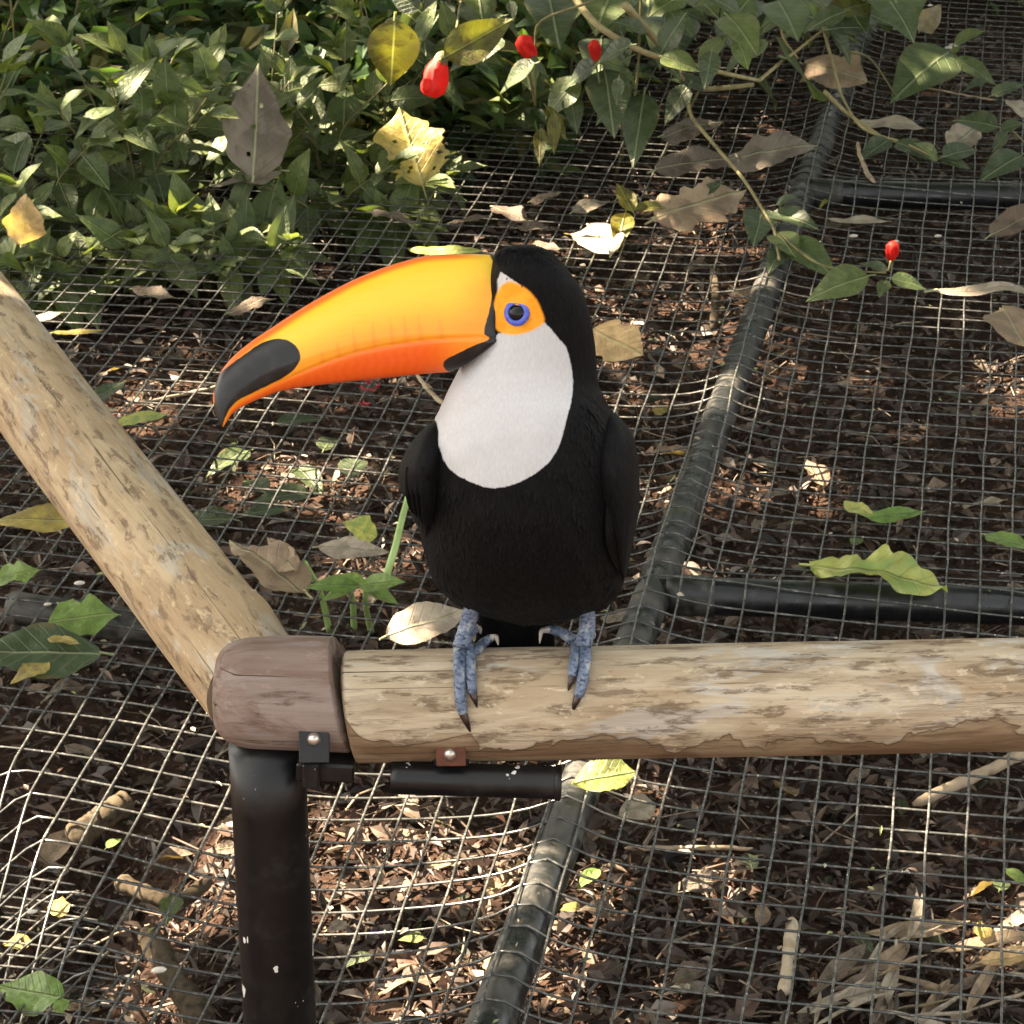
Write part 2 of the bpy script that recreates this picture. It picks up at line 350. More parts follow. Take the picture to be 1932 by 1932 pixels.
for kind, k in [('i', i) for i in range(-56, 46)] + [('j', j) for j in range(-28, 86)]:
    a = np.arange(-60, 110, .5) if kind == 'i' else np.arange(-70, 70, .5)
    off = jit.normal(0, .0012); ph = jit.uniform(0, 6)
    kk = k * CELL + off + .0016 * np.sin(a * .35 + ph) + .0009 * np.sin(a * 1.3 + ph * 2)
    p = G0 + (kk[:, None] * EX + (a * CELL)[:, None] * EY if kind == 'i' else (a * CELL)[:, None] * EX + kk[:, None] * EY)
    p = p[(np.abs(p[:, 0]) < p[:, 1] * .235 + .10) & (p[:, 1] > 2.25) & (p[:, 1] < 7.3)]
    fs = (p[:, 0] - FO[0]) * FN[0] + (p[:, 1] - FO[1]) * FN[1]; p = p[(fs < .11) | (p[:, 1] > 3.16)]; fs = np.clip((p[:, 0] - FO[0]) * FN[0] + (p[:, 1] - FO[1]) * FN[1], 0, .2) * np.clip((3.2 - p[:, 1]) / .12, 0, 1)
    if len(p) < 6: continue
    q = drape(p[:, 0], p[:, 1]); q[:, 2] -= fs * fs / (fs + .03) * 1.5; q[:, 2] += (.0012 if kind == 'i' else -.0012)
    V, F = sweep(q, .00185, 5, True); obj('wire', V, F, WIRE, sheet, origin=q[len(q)//2])
flap = empty('wire_mesh', (-.62, 2.7, -.05), 'lower flap of square wire mesh sloping down beside the sagging sheet', 'wire mesh')
for kind, k in [('i', i) for i in range(-30, -6)] + [('j', j) for j in range(-18, 16)]:
    a = np.arange(-40, 40, .5); ph = jit.uniform(0, 6); kk = k * CELL * .8 + .004 * np.sin(a * .2 + ph)
    p = G0 + (kk[:, None] * EX + (a * CELL)[:, None] * EY if kind == 'i' else (a * CELL)[:, None] * EX + kk[:, None] * EY)
    fs = (p[:, 0] - FO[0]) * FN[0] + (p[:, 1] - FO[1]) * FN[1]; p = p[(fs > -.05) & (fs < .42) & (p[:, 1] > 2.2) & (p[:, 1] < 3.12)]
    if len(p) < 6: continue
    z_ = -.030 - .24 * np.maximum(0, p[:, 1] - 2.50) + .012 * np.sin(p[:, 0] * 9 + p[:, 1] * 5) + (.001 if kind == 'i' else -.001)
    q = np.c_[p, z_]; V, F = sweep(q, .00175, 5, True); obj('wire', V, F, WIRE, flap, origin=q[len(q)//2])
frame = empty('pipe_frame', (*along(.5), 0), 'dark dirty plastic pipe frame holding up the wire mesh', 'pipe frame')
s = np.linspace(0, 5.2, 80); pp = PA + np.outer(s, pd)
tube('pipe', np.c_[pp, 0 * s + .018 - PR - .003 + .003 * np.sin(s * 2.1)], PR, PIPE_D, frame, 28)
for a, b in CROSS:
    s = np.linspace(0, 1, 30); q = a + np.outer(s, b - a); tube('pipe', np.c_[q, 0 * s + .018 - PR - .004], PR * 1.02, PIPE, frame, 28)
for k, (a, b) in enumerate(CROSS):
    c0 = a + (b - a) * .03; c1 = a + (b - a) * .09; s = np.linspace(0, 1, 6)
    q = c0 + np.outer(s, c1 - c0); tube('coupling', np.c_[q, 0 * s + .018 - PR - .004], PR * 1.10, PIPE_D, frame, 28)
q = along(2.83); s = np.linspace(-.06, .06, 8); pp = q + np.outer(s, pd); tube('coupling', np.c_[pp, 0 * s + .018 - PR - .003], PR * 1.09, PIPE_D, frame, 28)
# short stub pipe lying under the left sheet
s = np.linspace(0, 1, 20); a = G(20, 1130, -.03)[:2]; b = G(420, 1190, -.03)[:2]; q = a + np.outer(s, b - a)
tube('pipe', np.c_[q, 0 * s - .045], PR * .9, PIPE_D, frame, 24)

# ---------------------------------------------------------------- handrail
T0 = 1.92
def pole(name, A, B, ra, rb, mat, parent, seed, sides=72, n=150, bumps=(), ends=(.0, .0), cutA=0.0, cutB=0.0):
    A = np.array(A); B = np.array(B); L = np.linalg.norm(B - A); d = (B - A) / L
    up = np.array([0, 0, 1.0]); y = np.cross(up, d); y /= np.linalg.norm(y); zz = np.cross(d, y); nz = vnoise(seed)
    xs = np.linspace(0, L, n); eA, eB = ends
    def dome(e, s): return math.sqrt(max(0.0, 1 - (1 - min(1, s / e)) ** 2)) if e > 0 else 1.0
    xs = np.unique(np.r_[xs, np.linspace(0, max(eA, .002), 10) ** 1.6 / max(max(eA, .002), 1e-6) ** .6, L - np.linspace(0, max(eB, .002), 10) ** 1.6 / max(max(eB, .002), 1e-6) ** .6])
    a = np.linspace(0, 2 * np.pi, sides, endpoint=False); V = []
    for x in xs:
        R = ra + (rb - ra) * x / L
        f = min(.55 + .45 * dome(eA, x) if eA else 1, .55 + .45 * dome(eB, L - x) if eB else 1)
        q = np.stack([np.full(sides, x * 5), np.cos(a) * 1.0, np.sin(a) * 1.0], 1)
        rr = R * f * (1 + .012 * nz(q, 1.2) + .006 * nz(q, 3.5))
        for bx, ba, bs, bh in bumps: rr = rr + bh * np.exp(-((x - bx) / bs) ** 2 - ((np.angle(np.exp(1j * (a - ba)))) / (bs / R)) ** 2)
        sx = np.full(sides, x)
        if x < .05: sx = sx + cutA * np.sin(a) * R * (1 - x / .05)
        if x > L - .05: sx = sx + cutB * np.sin(a) * R * (1 - (L - x) / .05)
        V.append(np.stack([sx, np.cos(a) * rr, np.sin(a) * rr], 1))
    V = np.concatenate(V); F = gridfaces(len(xs), sides); nn = len(V)
    V = np.r_[V, [[V[:sides, 0].mean() + .001, 0, 0]], [[V[-sides:, 0].mean() - .001, 0, 0]]]
    for k in range(sides): F.append((nn, (k + 1) % sides, k)); F.append((nn + 1, nn - sides + k, nn - sides + (k + 1) % sides))
    me = mesh(name, V, F, True, [mat, ENDW]); mi = np.zeros(len(F), np.int32); mi[-2 * sides:] = 1; me.polygons.foreach_set('material_index', mi)
    sm = np.ones(len(F), bool); sm[-2 * sides:] = False; me.polygons.foreach_set('use_smooth', sm)
    o = bpy.data.objects.new(name, me); o.rotation_euler = Matrix((d, y, zz)).transposed().to_euler(); return link(o, A, parent)
RA = P(656, 1334, T0); RB = P(2300, 1302, T0 + .004)
RR = .0410
joint = P(500, 1300, T0)
rail = empty('handrail', (*joint[:2], gz(joint[0], joint[1])), 'weathered round wooden handrail with a corner joint on a black steel post', 'handrail')
pole('rail', RA, RB, RR, RR * 1.01, WOOD_R, rail, 31, bumps=[(.47, 2.6, .03, .003), (.155, 2.9, .025, .003)], ends=(.004, 0), cutA=-.10)
CA = P(408, 1302, T0 + .001); CB = P(653, 1310, T0)
pole('corner_block', CA, CB, .0412, .0418, WOOD_C, rail, 33, ends=(.030, .004), cutB=-.22, n=60)
yaw = math.radians(-24.9); LD = np.array([math.sin(yaw), math.cos(yaw), -.004])
LA = P(482, 1292, T0 + .012); pole('rail', LA - LD * .01, LA + LD * 1.25, .0408, .0500, WOOD_L, rail, 35, bumps=[(.075, 2.2, .02, .004)], n=120)
pt = P(503, 1400, T0 + .002); V, F = sweep([(pt[0], pt[1], z_) for z_ in np.linspace(gz(pt[0], pt[1]) - .05, pt[2] - .002, 24)], .0278, 48); obj('post', V, F, STEEL, rail)
rd = (RB - RA) / np.linalg.norm(RB - RA); rz = math.atan2(rd[1], rd[0])
def rail_t(px, py, R=RR):                              # depth of the rail's front surface under a pixel
    f = (px - 656) / (2300 - 656); cy = 1334 + f * (1302 - 1334); off = (py - cy) / FPX * T0
    return T0 - (math.sqrt(max(0, R * R - off * off)) if abs(off) < R else 0)
def screw(px, py, t, parent, r=.0052):
    c = P(px, py, t); d = -ray(px, py); d /= np.linalg.norm(d); k = np.linspace(0, 1, 7)
    tube('screw', c + np.outer(-.004 + .0065 * np.sin(k * 1.57), d), r * np.cos(k * 1.5), SCREW, parent, 16)
br = box('bracket', P(593, 1405, rail_t(593, 1405) - .001), (.0215, .004, .026), STEEL, rail, (-.55, 0, rz))
screw(592, 1398, rail_t(592, 1398) - .0045, br)
box('bracket', P(615, 1440, T0 - .004), (.042, .030, .015), STEEL, rail, (0, .06, rz))
box('bracket', P(588, 1450, T0 - .012), (.012, .024, .020), STEEL, rail, (0, 0, rz))
br = box('bracket_plate', P(851, 1424, rail_t(851, 1416) - .003), (.021, .004, .016), RUST, rail, (-.45, 0, rz))
screw(849, 1424, rail_t(849, 1418) - .0075, br, .0050)
a = P(738, 1467, T0 - .010); b = P(1058, 1477, T0 - .010); k = np.linspace(0, 1, 24); d = (b - a)
tube('support_tube', a + np.outer(np.r_[-.002, 0, k[1:-1], 1, 1.004], d), np.r_[.0108, .0118, np.full(22, .0120), .0122, .0112], STEEL, rail, 32)
tube('tube_lip', a + np.outer([.962, .966, .996, 1.0], d), [.0120, .0131, .0131, .012], STEEL, rail, 32)
box('weld_tab', P(851, 1443, T0 - .012), (.026, .006, .012), STEEL, rail, (0, 0, rz))

# ---------------------------------------------------------------- toucan
bird = empty('toucan', P(985, 1215, T0), 'black toucan with white bib and huge orange bill perched on the wooden handrail', 'toucan')
def sdist(poly, pts):                                  # signed distance (pixels), positive inside
    poly = np.asarray(poly, float); x, y = pts[:, 0], pts[:, 1]; best = np.full(len(pts), 1e9); ins = np.zeros(len(pts), bool)
    for i in range(len(poly)):
        a = poly[i]; b = poly[(i + 1) % len(poly)]; ab = b - a
        t = np.clip(((x - a[0]) * ab[0] + (y - a[1]) * ab[1]) / (ab @ ab), 0, 1)
        best = np.minimum(best, np.hypot(x - a[0] - t * ab[0], y - a[1] - t * ab[1]))
        c = ((a[1] > y) != (b[1] > y)); ins ^= c & (x < (b[0] - a[0]) * (y - a[1]) / (b[1] - a[1] + 1e-9) + a[0])
    return np.where(ins, best, -best)
def closed(poly, n):
    p = np.asarray(poly, float); N = len(p); out = []
    for i in range(N):
        p0, p1, p2, p3 = p[i-1], p[i], p[(i+1) % N], p[(i+2) % N]
        for t in np.linspace(0, 1, n, endpoint=False):
            out.append(.5 * ((2*p1) + (p2-p0)*t + (2*p0-5*p1+4*p2-p3)*t*t + (3*p1-p0-3*p2+p3)*t**3))
    return np.array(out)
BODY = [  # row, left, right, half depth
 (461, 980, 996, .003), (463, 966, 1010, .009), (468, 950, 1026, .015), (476, 938, 1040, .019), (488, 931, 1054, .0225), (515, 926, 1077, .0265), (546, 921, 1097, .0295),
 (585, 915, 1111, .0315), (621, 908, 1119, .033), (660, 886, 1124, .035), (700, 864, 1127, .038), (722, 853, 1129, .041), (745, 842, 1138, .045), (780, 828, 1156, .052),
 (806, 812, 1168, .056), (840, 794, 1178, .060), (880, 786, 1184, .064), (930, 786, 1187, .067), (980, 791, 1188, .068), (1024, 798, 1187, .066), (1061, 806, 1183, .062),
 (1100, 821, 1175, .055), (1131, 848, 1157, .045), (1151, 884, 1128, .034), (1165, 922, 1092, .024), (1175, 962, 1046, .013), (1180, 990, 1012, .004)]
BODY = np.array(BODY, float)
def tcen(py): return T0 - .004 - .000178 * (1225 - np.asarray(py, float))
rows = np.r_[np.linspace(461, 490, 26)[:-1], np.linspace(490, 1130, 170)[:-1], np.linspace(1130, 1180, 30)]
NS = 180
ang = np.linspace(0, 2 * np.pi, NS, endpoint=False); pn_ = vnoise(77)
V = []; PX = []
for py in rows:
    l = pch(BODY[:, 0], BODY[:, 1], py); r = pch(BODY[:, 0], BODY[:, 2], py); dh = pch(BODY[:, 0], BODY[:, 3], py)
    c_, h_ = (l + r) / 2, (r - l) / 2; ca, sa = np.cos(ang), np.sin(ang)
    e = .92
    px = c_ + h_ * np.sign(ca) * np.abs(ca) ** e; dd = -dh * np.sign(sa) * np.abs(sa) ** e
    q = np.stack([px * .02, np.full(NS, py * .02), dd * 40], 1)
    k = 1 + (.012 if py > 760 else .004) * pn_(q, 1.3) + (.006 if py > 760 else .001) * pn_(q, 4)
    px = c_ + (px - c_) * k; dd = dd * k
    t = tcen(py) + dd
    V.append(np.stack([P(a, py, b) for a, b in zip(px, t)])); PX.append(np.stack([px, np.full(NS, py), dd], 1))
V = np.concatenate(V); PX = np.concatenate(PX)
F = gridfaces(len(rows), NS); F.append(tuple(range(NS))[::-1]); F.append(tuple(range(len(V) - NS, len(V))))
F = [f[::-1] for f in F]
BIB = [(930, 640), (944, 628), (968, 628), (996, 622), (1022, 606), (1050, 634), (1073, 667), (1081, 732), (1071, 783), (1054, 843), (1026, 881), (975, 912), (929, 921), (887, 909), (848, 884), (829, 845), (826, 806), (815, 775), (812, 735), (840, 700), (880, 680), (915, 658)]
ORG = [(951, 535), (965, 531), (991, 543), (1011, 563), (1023, 588), (1027, 606), (1018, 616), (996, 627), (968, 632), (944, 627), (930, 612), (930, 580), (940, 548)]
WED = [(945, 513), (953, 518), (966, 528), (985, 540), (985, 560), (940, 560), (938, 530)]
front = PX[:, 2] < .012
apply = front | (PX[:, 1] < 760)
sb = np.where(apply, np.maximum(sdist(closed(BIB, 6), PX[:, :2]), sdist(WED, PX[:, :2])), -50); so = np.where(apply, sdist(closed(ORG, 6), PX[:, :2]), -50)
m = M('toucan_plumage', .66, .10)
nz = m.noise(1, 6, m.coord((700, 700, 160)), .7); nb = m.noise(300, 4, m.coord((1, 1, .45)), .7)
wob = m.math('MULTIPLY', m.math('SUBTRACT', nb, .5), 7.0)
white = m.step(m.math('ADD', m.attr('bib'), wob), -1.6, 1.6)
oran = m.step(m.math('ADD', m.attr('skin'), m.math('MULTIPLY', wob, .4)), -3.0, 3.5)
blk = m.mix(m.step(nz, .35, .7), (.0018, .0018, .0021), (.0062, .0062, .0068))
wht = m.mix(m.step(nz, .35, .7), (.47, .47, .478), (.53, .53, .535))
c = m.mix(white, blk, wht); c = m.mix(oran, c, m.mix(m.step(m.noise(90, 4, m.coord()), .4, .65), (.86, .37, .035), (.86, .30, .02)))
m.color(c).rough(m.ramp(nb, [(.3, (.5,)*3), (.7, (.75,)*3)])).bump(m.math('ADD', nz, m.math('MULTIPLY', nb, 1.0)), .35, .0012)
m.b.inputs['Sheen Weight'].default_value = .015; m.b.inputs['Sheen Roughness'].default_value = .4
PLUME = m.m
body = obj('body', V, F, PLUME, bird); attr(body, 'bib', sb); attr(body, 'skin', so)
# plumage: short barbs lying on the body, soft at the outline
NB = 15000
r = np.random.default_rng(9); nr = len(rows); ii = r.integers(2, nr - 3, NB); jj = r.integers(0, NS, NB)
VV = V.reshape(nr, NS, 3); BV = []; BF = []; BB = []; BO = []
fr = r.uniform(size=(NB, 2))
p0 = VV[ii, jj] * (1 - fr[:, :1]) + VV[ii + 1, jj] * fr[:, :1]; p1 = VV[ii, (jj + 1) % NS] * (1 - fr[:, :1]) + VV[ii + 1, (jj + 1) % NS] * fr[:, :1]
pos = p0 * (1 - fr[:, 1:]) + p1 * fr[:, 1:]
tan_ = VV[ii + 1, jj] - VV[ii, jj]; tan_ /= np.linalg.norm(tan_, axis=1)[:, None] + 1e-12
sid = VV[ii, (jj + 1) % NS] - VV[ii, jj]; sid /= np.linalg.norm(sid, axis=1)[:, None] + 1e-12
nor = np.cross(sid, tan_); cen = np.repeat(VV.mean(1)[ii], 1, 0); sg = np.sign(((pos - cen) * nor).sum(1)); nor *= sg[:, None]
pyv = rows[ii]; skin_v = so.reshape(nr, NS)[ii, jj]; bib_v = sb.reshape(nr, NS)[ii, jj]
keepb = (skin_v < -9) & (bib_v < -6.0); pos, tan_, sid, nor, pyv, bib_v = (q[keepb] for q in (pos, tan_, sid, nor, pyv, bib_v)); NB = len(pos)
Lb = np.where(pyv < 700, .0045, np.where(bib_v > 0, .006, .0085)) * r.uniform(.7, 1.3, NB); Wb = Lb * .16
dirb = tan_ + nor * r.uniform(.02, .11, NB)[:, None] + sid * r.normal(0, .16, NB)[:, None]
a0 = pos - nor * .0004
BV = np.stack([a0 - sid * Wb[:, None], a0 + sid * Wb[:, None], a0 + dirb * (Lb * .6)[:, None] + sid * (Wb * .8)[:, None], a0 + dirb * Lb[:, None], a0 + dirb * (Lb * .6)[:, None] - sid * (Wb * .8)[:, None]], 1).reshape(-1, 3)
BF = [(5*i, 5*i+1, 5*i+2, 5*i+3, 5*i+4) for i in range(NB)]
pl = obj('plumage', BV, BF, PLUME, bird); attr(pl, 'bib', np.repeat(bib_v, 5)); attr(pl, 'skin', np.full(NB * 5, -50.)); pl['kind'] = 'stuff'

# bill
TOP = polyline([(936, 481), (880, 479), (818, 481), (748, 497), (678, 523), (585, 572), (516, 616), (469, 648), (432, 681), (411, 713), (402, 751), (408, 785), (419, 805)], 200)
BOT = polyline([(850, 702), (818, 704), (748, 711), (632, 723), (539, 736), (479, 757), (440, 779), (428, 795), (421, 806)], 200)
BASE = polyline([(936, 481), (947, 500), (948, 520), (940, 560), (934, 590), (925, 628), (931, 643), (915, 660), (885, 684), (850, 702)], 61)
def tomium(x): return pch([421, 437, 493, 539, 585, 632, 678, 748, 818, 860, 901, 930], [806, 772, 738, 716, 696, 678, 664, 650, 641, 638, 637, 640], x)
NB_, NV = 170, 60
sv = np.linspace(0, 1, NB_) ** .9; si = sv * 199; vv = np.linspace(0, 1, NV + 1)
def lerp(A, s): i = np.clip(np.floor(s).astype(int), 0, len(A) - 2); f = (s - i)[:, None]; return A[i] * (1 - f) + A[i + 1] * f
Tq, Bq = lerp(TOP, si), lerp(BOT, si)
chord0 = TOP[0] * (1 - vv)[:, None] + BOT[0] * vv[:, None]; offb = BASE - chord0
def Wprof(s): return pch([0, .1, .3, .6, .8, .92, 1], [.0208, .0212, .0205, .0165, .0110, .0065, .0016], s)
pts = []; cols = []
tb0 = float(tcen(590))
def lin(c): c = np.array(c) / 255.; return np.where(c < .04045, c / 12.92, ((c + .055) / 1.055) ** 2.4)
C_Y, C_O, C_R, C_RED, C_BK, C_DK = [np.array(c) for c in ((.80, .50, .030), (.84, .25, .012), (.80, .115, .010), (.70, .062, .018), (.010, .010, .011), (.72, .16, .012))]
PATCH = closed([(404, 760), (404, 730), (412, 708), (432, 690), (462, 668), (492, 648), (523, 639), (551, 646), (566, 668), (562, 688), (539, 710), (500, 730), (455, 752), (436, 768), (424, 790), (416, 812), (395, 800)], 5)
def bcol(px, py, sgrid, v):
    ft = np.clip((px - 421) / 515, 0, 1); ty = tomium(px); topy = np.interp(px, TOP[::-1, 0][np.argsort(TOP[::-1, 0])], TOP[::-1, 1][np.argsort(TOP[::-1, 0])])
    h = np.clip((py - topy) / np.maximum(ty - topy, 1), 0, 1)          # 0 at the ridge, 1 at the mouth line
    sm = lambda x, a, b: np.clip((x - a) / (b - a), 0, 1) ** 2 * (3 - 2 * np.clip((x - a) / (b - a), 0, 1))
    c = C_Y + (C_O - C_Y) * (sm(h, .38, 1.0) * .85)[:, None]
    c = c + (C_O - c) * (sm(px, 840, 925) * .55 * sm(h, .15, .5))[:, None]
    spike = np.zeros(len(px))
    for cx, hh, wd in ((708, 62, 9), (742, 58, 9), (768, 66, 9), (795, 60, 8), (672, 50, 10), (835, 45, 9), (640, 40, 9), (610, 30, 9)):
        hgt = ty - py; spike = np.maximum(spike, np.clip(1 - np.abs(px - cx + hgt * .12) / (wd * np.clip(1 - hgt / hh, .01, 1)), 0, 1) * (hgt < hh))
    c = c + (C_DK - c) * (spike * .45 * sm(h, .4, .9))[:, None]
    low = sm(py - ty, -1.5, 1.5); cm = C_R + (C_O - C_R) * (np.clip(sm(px, 800, 880) * .8 + .25 * sm(py - ty, 25, 0), 0, 1))[:, None]
    strk = .5 + .5 * np.sin(px * .33 + np.sin(py * .2)); cm = cm + (C_RED * [1, .8, .5] - cm) * (.28 * strk * sm(py - ty, 0, 18) * sm(px, 900, 760))[:, None]
    c = c + (cm - c) * low[:, None]
    ridge = sm(py - topy, 26 - 14 * ft, 8 - 5 * ft) * sm(px, 935, 850) * (1 - low); c = c + (C_RED + [.08, .05, 0] - c) * (ridge * .9)[:, None]
    rim = sm(np.abs(py - ty), 2.2, .3) * sm(px, 440, 560); c = c + (C_O * 1.05 - c) * (rim * .35)[:, None]
    return c
for k in range(NB_):
    s = sv[k]; fade = (1 - s) ** 6
    q = Tq[k] * (1 - vv)[:, None] + Bq[k] * vv[:, None] + offb * fade
    W = float(Wprof(s)); u = np.abs(2 * vv - 1); shp = (1 - u ** 2.3) ** .52
    dip = np.exp(-((q[:, 1] - tomium(q[:, 0])) / 3.0) ** 2) * .07
    wdt = W * shp * (1 - dip) * (1 - .22 * np.clip((vv - .62) / .38, 0, 1))
    tc = tb0 - .022 * s
    ring = [(q[i, 0], q[i, 1], tc - wdt[i]) for i in range(NV + 1)] + [(q[i, 0], q[i, 1], tc + wdt[i]) for i in range(NV - 1, 0, -1)]
    pts.append(ring)
inner = [(x + 30, y + (590 - y) * .25, tb0 + (t - tb0) * .55) for x, y, t in pts[0]]
pts = [inner] + pts; A3 = np.array(pts).reshape(-1, 3)
BVv = np.stack([P(*q) for q in A3]); nring = 2 * NV
Fb = gridfaces(len(pts), nring); Fb.append(tuple(range(nring))[::-1]); Fb.append(tuple(range(len(BVv) - nring, len(BVv))))
cols = bcol(A3[:, 0], A3[:, 1], None, None)
m = M('bill_horn', .38, .45); nz = m.noise(1, 5, m.coord((60, 200, 400)), .6)
pat = m.step(m.math('ADD', m.attr('black'), m.math('MULTIPLY', m.math('SUBTRACT', m.noise(260, 4, m.coord()), .5), 3.0)), -1.2, 1.2)
cc = m.mix(m.math('MULTIPLY', m.step(nz, .4, .8), .18), m.attr('col', 'Color'), m.mix(1.0, m.attr('col', 'Color'), (.8, .62, .5), 'MULTIPLY'))
m.color(m.mix(pat, cc, m.mix(m.step(m.noise(120, 6, m.coord()), .45, .7), (.005, .005, .0055), (.013, .0125, .012)))).rough(m.ramp(m.noise(70, 6, m.coord()), [(.35, (.33,)*3), (.7, (.52,)*3)])).bump(m.noise(130, 7, m.coord((1, 1, 1)), .7), .10, .001)
m.b.inputs['Subsurface Weight'].default_value = .0
bill = obj('bill', BVv, Fb, m.m, bird); vcol(bill, 'col', cols)
bandd = np.min(np.hypot(A3[:, None, 0] - BASE[None, :, 0], A3[:, None, 1] - BASE[None, :, 1]), 1)
below = np.clip((A3[:, 1] - 640) / 12, 0, 1)
gap = np.clip(1 - np.abs(A3[:, 1] - 637) / 6, 0, 1)
lens = 26 * np.sin(np.clip((A3[:, 1] - 638) / 64, 0, 1) * math.pi) ** .6
blackv = np.maximum(np.where(A3[:, 1] < 640, 11.5 - bandd - gap * 8, lens - bandd), sdist(PATCH, A3[:, :2]))
blackv[:nring] = 10
attr(bill, 'black', blackv)
# raised rim around the base of the upper bill
kk = BASE[2:36]
# eyes
def eye(px, py, side):
    l = pch(BODY[:, 0], BODY[:, 1], py); r = pch(BODY[:, 0], BODY[:, 2], py); dh = pch(BODY[:, 0], BODY[:, 3], py)
    cz = abs((px - (l + r) / 2) / ((r - l) / 2)); dd = float(dh * (1 - cz ** (1 / .46 * 1)) ** .46) if cz < 1 else 0
    dd = float(dh * (max(0, 1 - cz ** 2.17)) ** .46)
    t = float(tcen(py)) - side * dd; c = P(px, py, t); n = -ray(px, py) * side; n /= np.linalg.norm(n)
    n = n + np.array([-.28, 0, .06]); n /= np.linalg.norm(n)
    u = np.cross(n, [0, 0, 1.0]); u /= np.linalg.norm(u); v = np.cross(n, u) ; a = np.linspace(0, 2*np.pi, 40, endpoint=False)
    prof = [(.0, .0022), (.0020, .0020), (.0040, .0013), (.0053, .0004), (.0060, -.0010), (.0050, -.004)]
    Vv = np.concatenate([c + n * (h + .0012) + rr_ * (np.cos(a)[:, None] * u + np.sin(a)[:, None] * v) for rr_, h in prof]); Ff = gridfaces(len(prof), 40)
    e = obj('eye', Vv, Ff, EYE, bird)
    prof = [(.0050, -.0006), (.0053, .0007), (.0060, .0012), (.0075, .0008), (.0086, .0001), (.0090, -.0016)]
    Vv = np.concatenate([c + n * (h + .0010) + rr_ * (np.cos(a)[:, None] * u + np.sin(a)[:, None] * v) for rr_, h in prof]); obj('eye_ring', Vv, gridfaces(len(prof), 40), RING, e)
m = M('eye_gloss', .05, .25); m.color((.006, .005, .006)); EYE = m.m
m = M('blue_eye_ring', .45, .45); nz = m.noise(300, 4, m.coord()); m.color(m.mix(m.step(nz, .4, .65), (.075, .11, .50), (.05, .07, .36))).bump(nz, .3, .0006); RING = m.m
eye(975, 590, 1); eye(975, 590, -1)
# wings
def wing(rowsw, tshift):
    R = np.array(rowsw, float); ys = np.linspace(R[0, 0], R[-1, 0], 70); n = 64; a = np.linspace(0, 2*np.pi, n, endpoint=False); Vw = []; nzw = vnoise(int(R[0, 0]))
    for y in ys:
        o_ = pch(R[:, 0], R[:, 1], y); i_ = pch(R[:, 0], R[:, 2], y); dh = pch(R[:, 0], R[:, 3], y); c_ = (o_ + i_) / 2; h_ = abs(o_ - i_) / 2
        px = c_ + h_ * np.cos(a); dd = dh * np.sin(a)
        f = (y - R[0, 0]) / (R[-1, 0] - R[0, 0]); feather = 1 + .02 * np.sin(a * 9 + f * 5) * f
        Vw += [P(c_ + (x - c_) * ff, y, float(tcen(y)) + tshift + d_ * ff) for x, d_, ff in zip(px, dd, feather)]
    Fw = gridfaces(len(ys), n); Fw.append(tuple(range(n))[::-1]); Fw.append(tuple(range(len(Vw) - n, len(Vw))))
    wgo = obj('wing', np.array(Vw), [f[::-1] for f in Fw], PLUME, bird); attr(wgo, 'bib', np.full(len(Vw), -50.)); attr(wgo, 'skin', np.full(len(Vw), -50.)); return wgo
wr = wing([(778, 1160, 1140, .008), (792, 1174, 1130, .020), (829, 1197, 1112, .036), (870, 1204, 1108, .045), (899, 1206, 1112, .050), (940, 1207, 1124, .052), (1010, 1197, 1148, .050), (1052, 1189, 1160, .042), (1078, 1184, 1170, .030), (1092, 1180, 1176, .012)], -.004)
wl = wing([(796, 818, 838, .010), (808, 800, 842, .020), (843, 771, 850, .036), (870, 757, 850, .044), (899, 751, 845, .048), (925, 755, 838, .048), (945, 771, 832, .046), (977, 777, 825, .042), (995, 789, 818, .030), (1020, 800, 812, .012)], -.004)
def feather(w, pxs, tofs, wid):
    p = polyline([P(x, y, float(tcen(y)) + tofs + k) for x, y, k in pxs], 14); f = np.linspace(0, 1, 14)
    V_, F_ = sweep(p, wid * np.sin(np.clip(f * 1.05 + .12, 0, 1) * math.pi) ** .6 + .0003, 10, flat=.28); o = obj('flight_feather', V_, F_, PLUME, w); attr(o, 'bib', np.full(len(V_), -50.)); attr(o, 'skin', np.full(len(V_), -50.))
for k in range(5): feather(wr, [(1186 - 9*k, 900 + 12*k, -.036 - .003*k), (1184 - 8*k, 980 + 6*k, -.040 - .003*k), (1181 - 2*k, 1062 + 8*k, -.030)], .003, .0036)
for k in range(4): feather(wl, [(772 + 9*k, 880, -.034 - .004*k), (776 + 9*k, 930, -.036 - .004*k), (784 + 7*k, 985 + 10*k, -.026 - .004*k)], -.004, .0042)
# tail hanging behind the rail
tp = np.array([P(975, 1110, T0 + .030), P(972, 1170, T0 + .050), P(968, 1235, T0 + .062), P(966, 1330, T0 + .068), P(965, 1385, T0 + .070)])
ys = np.linspace(0, 1, 5)
for k, dx in enumerate((-42, -20, 0, 22, 44)):
    q = polyline([P(972 + dx * .75, 1105, T0 + .016), P(972 + dx * .95, 1170, T0 + .036 + .002 * (k % 2)), P(970 + dx * 1.1, 1240, T0 + .053 + .003 * (k % 2)), P(968 + dx * 1.3, 1385, T0 + .060 + .003 * (k % 2))], 24)
    V_, F_ = sweep(q, .0135 * np.r_[np.full(20, 1), .95, .8, .6, .25], 14, flat=.35); o = obj('tail_feather', V_, F_, PLUME, bird); attr(o, 'bib', np.full(len(V_), -50.)); attr(o, 'skin', np.full(len(V_), -50.))
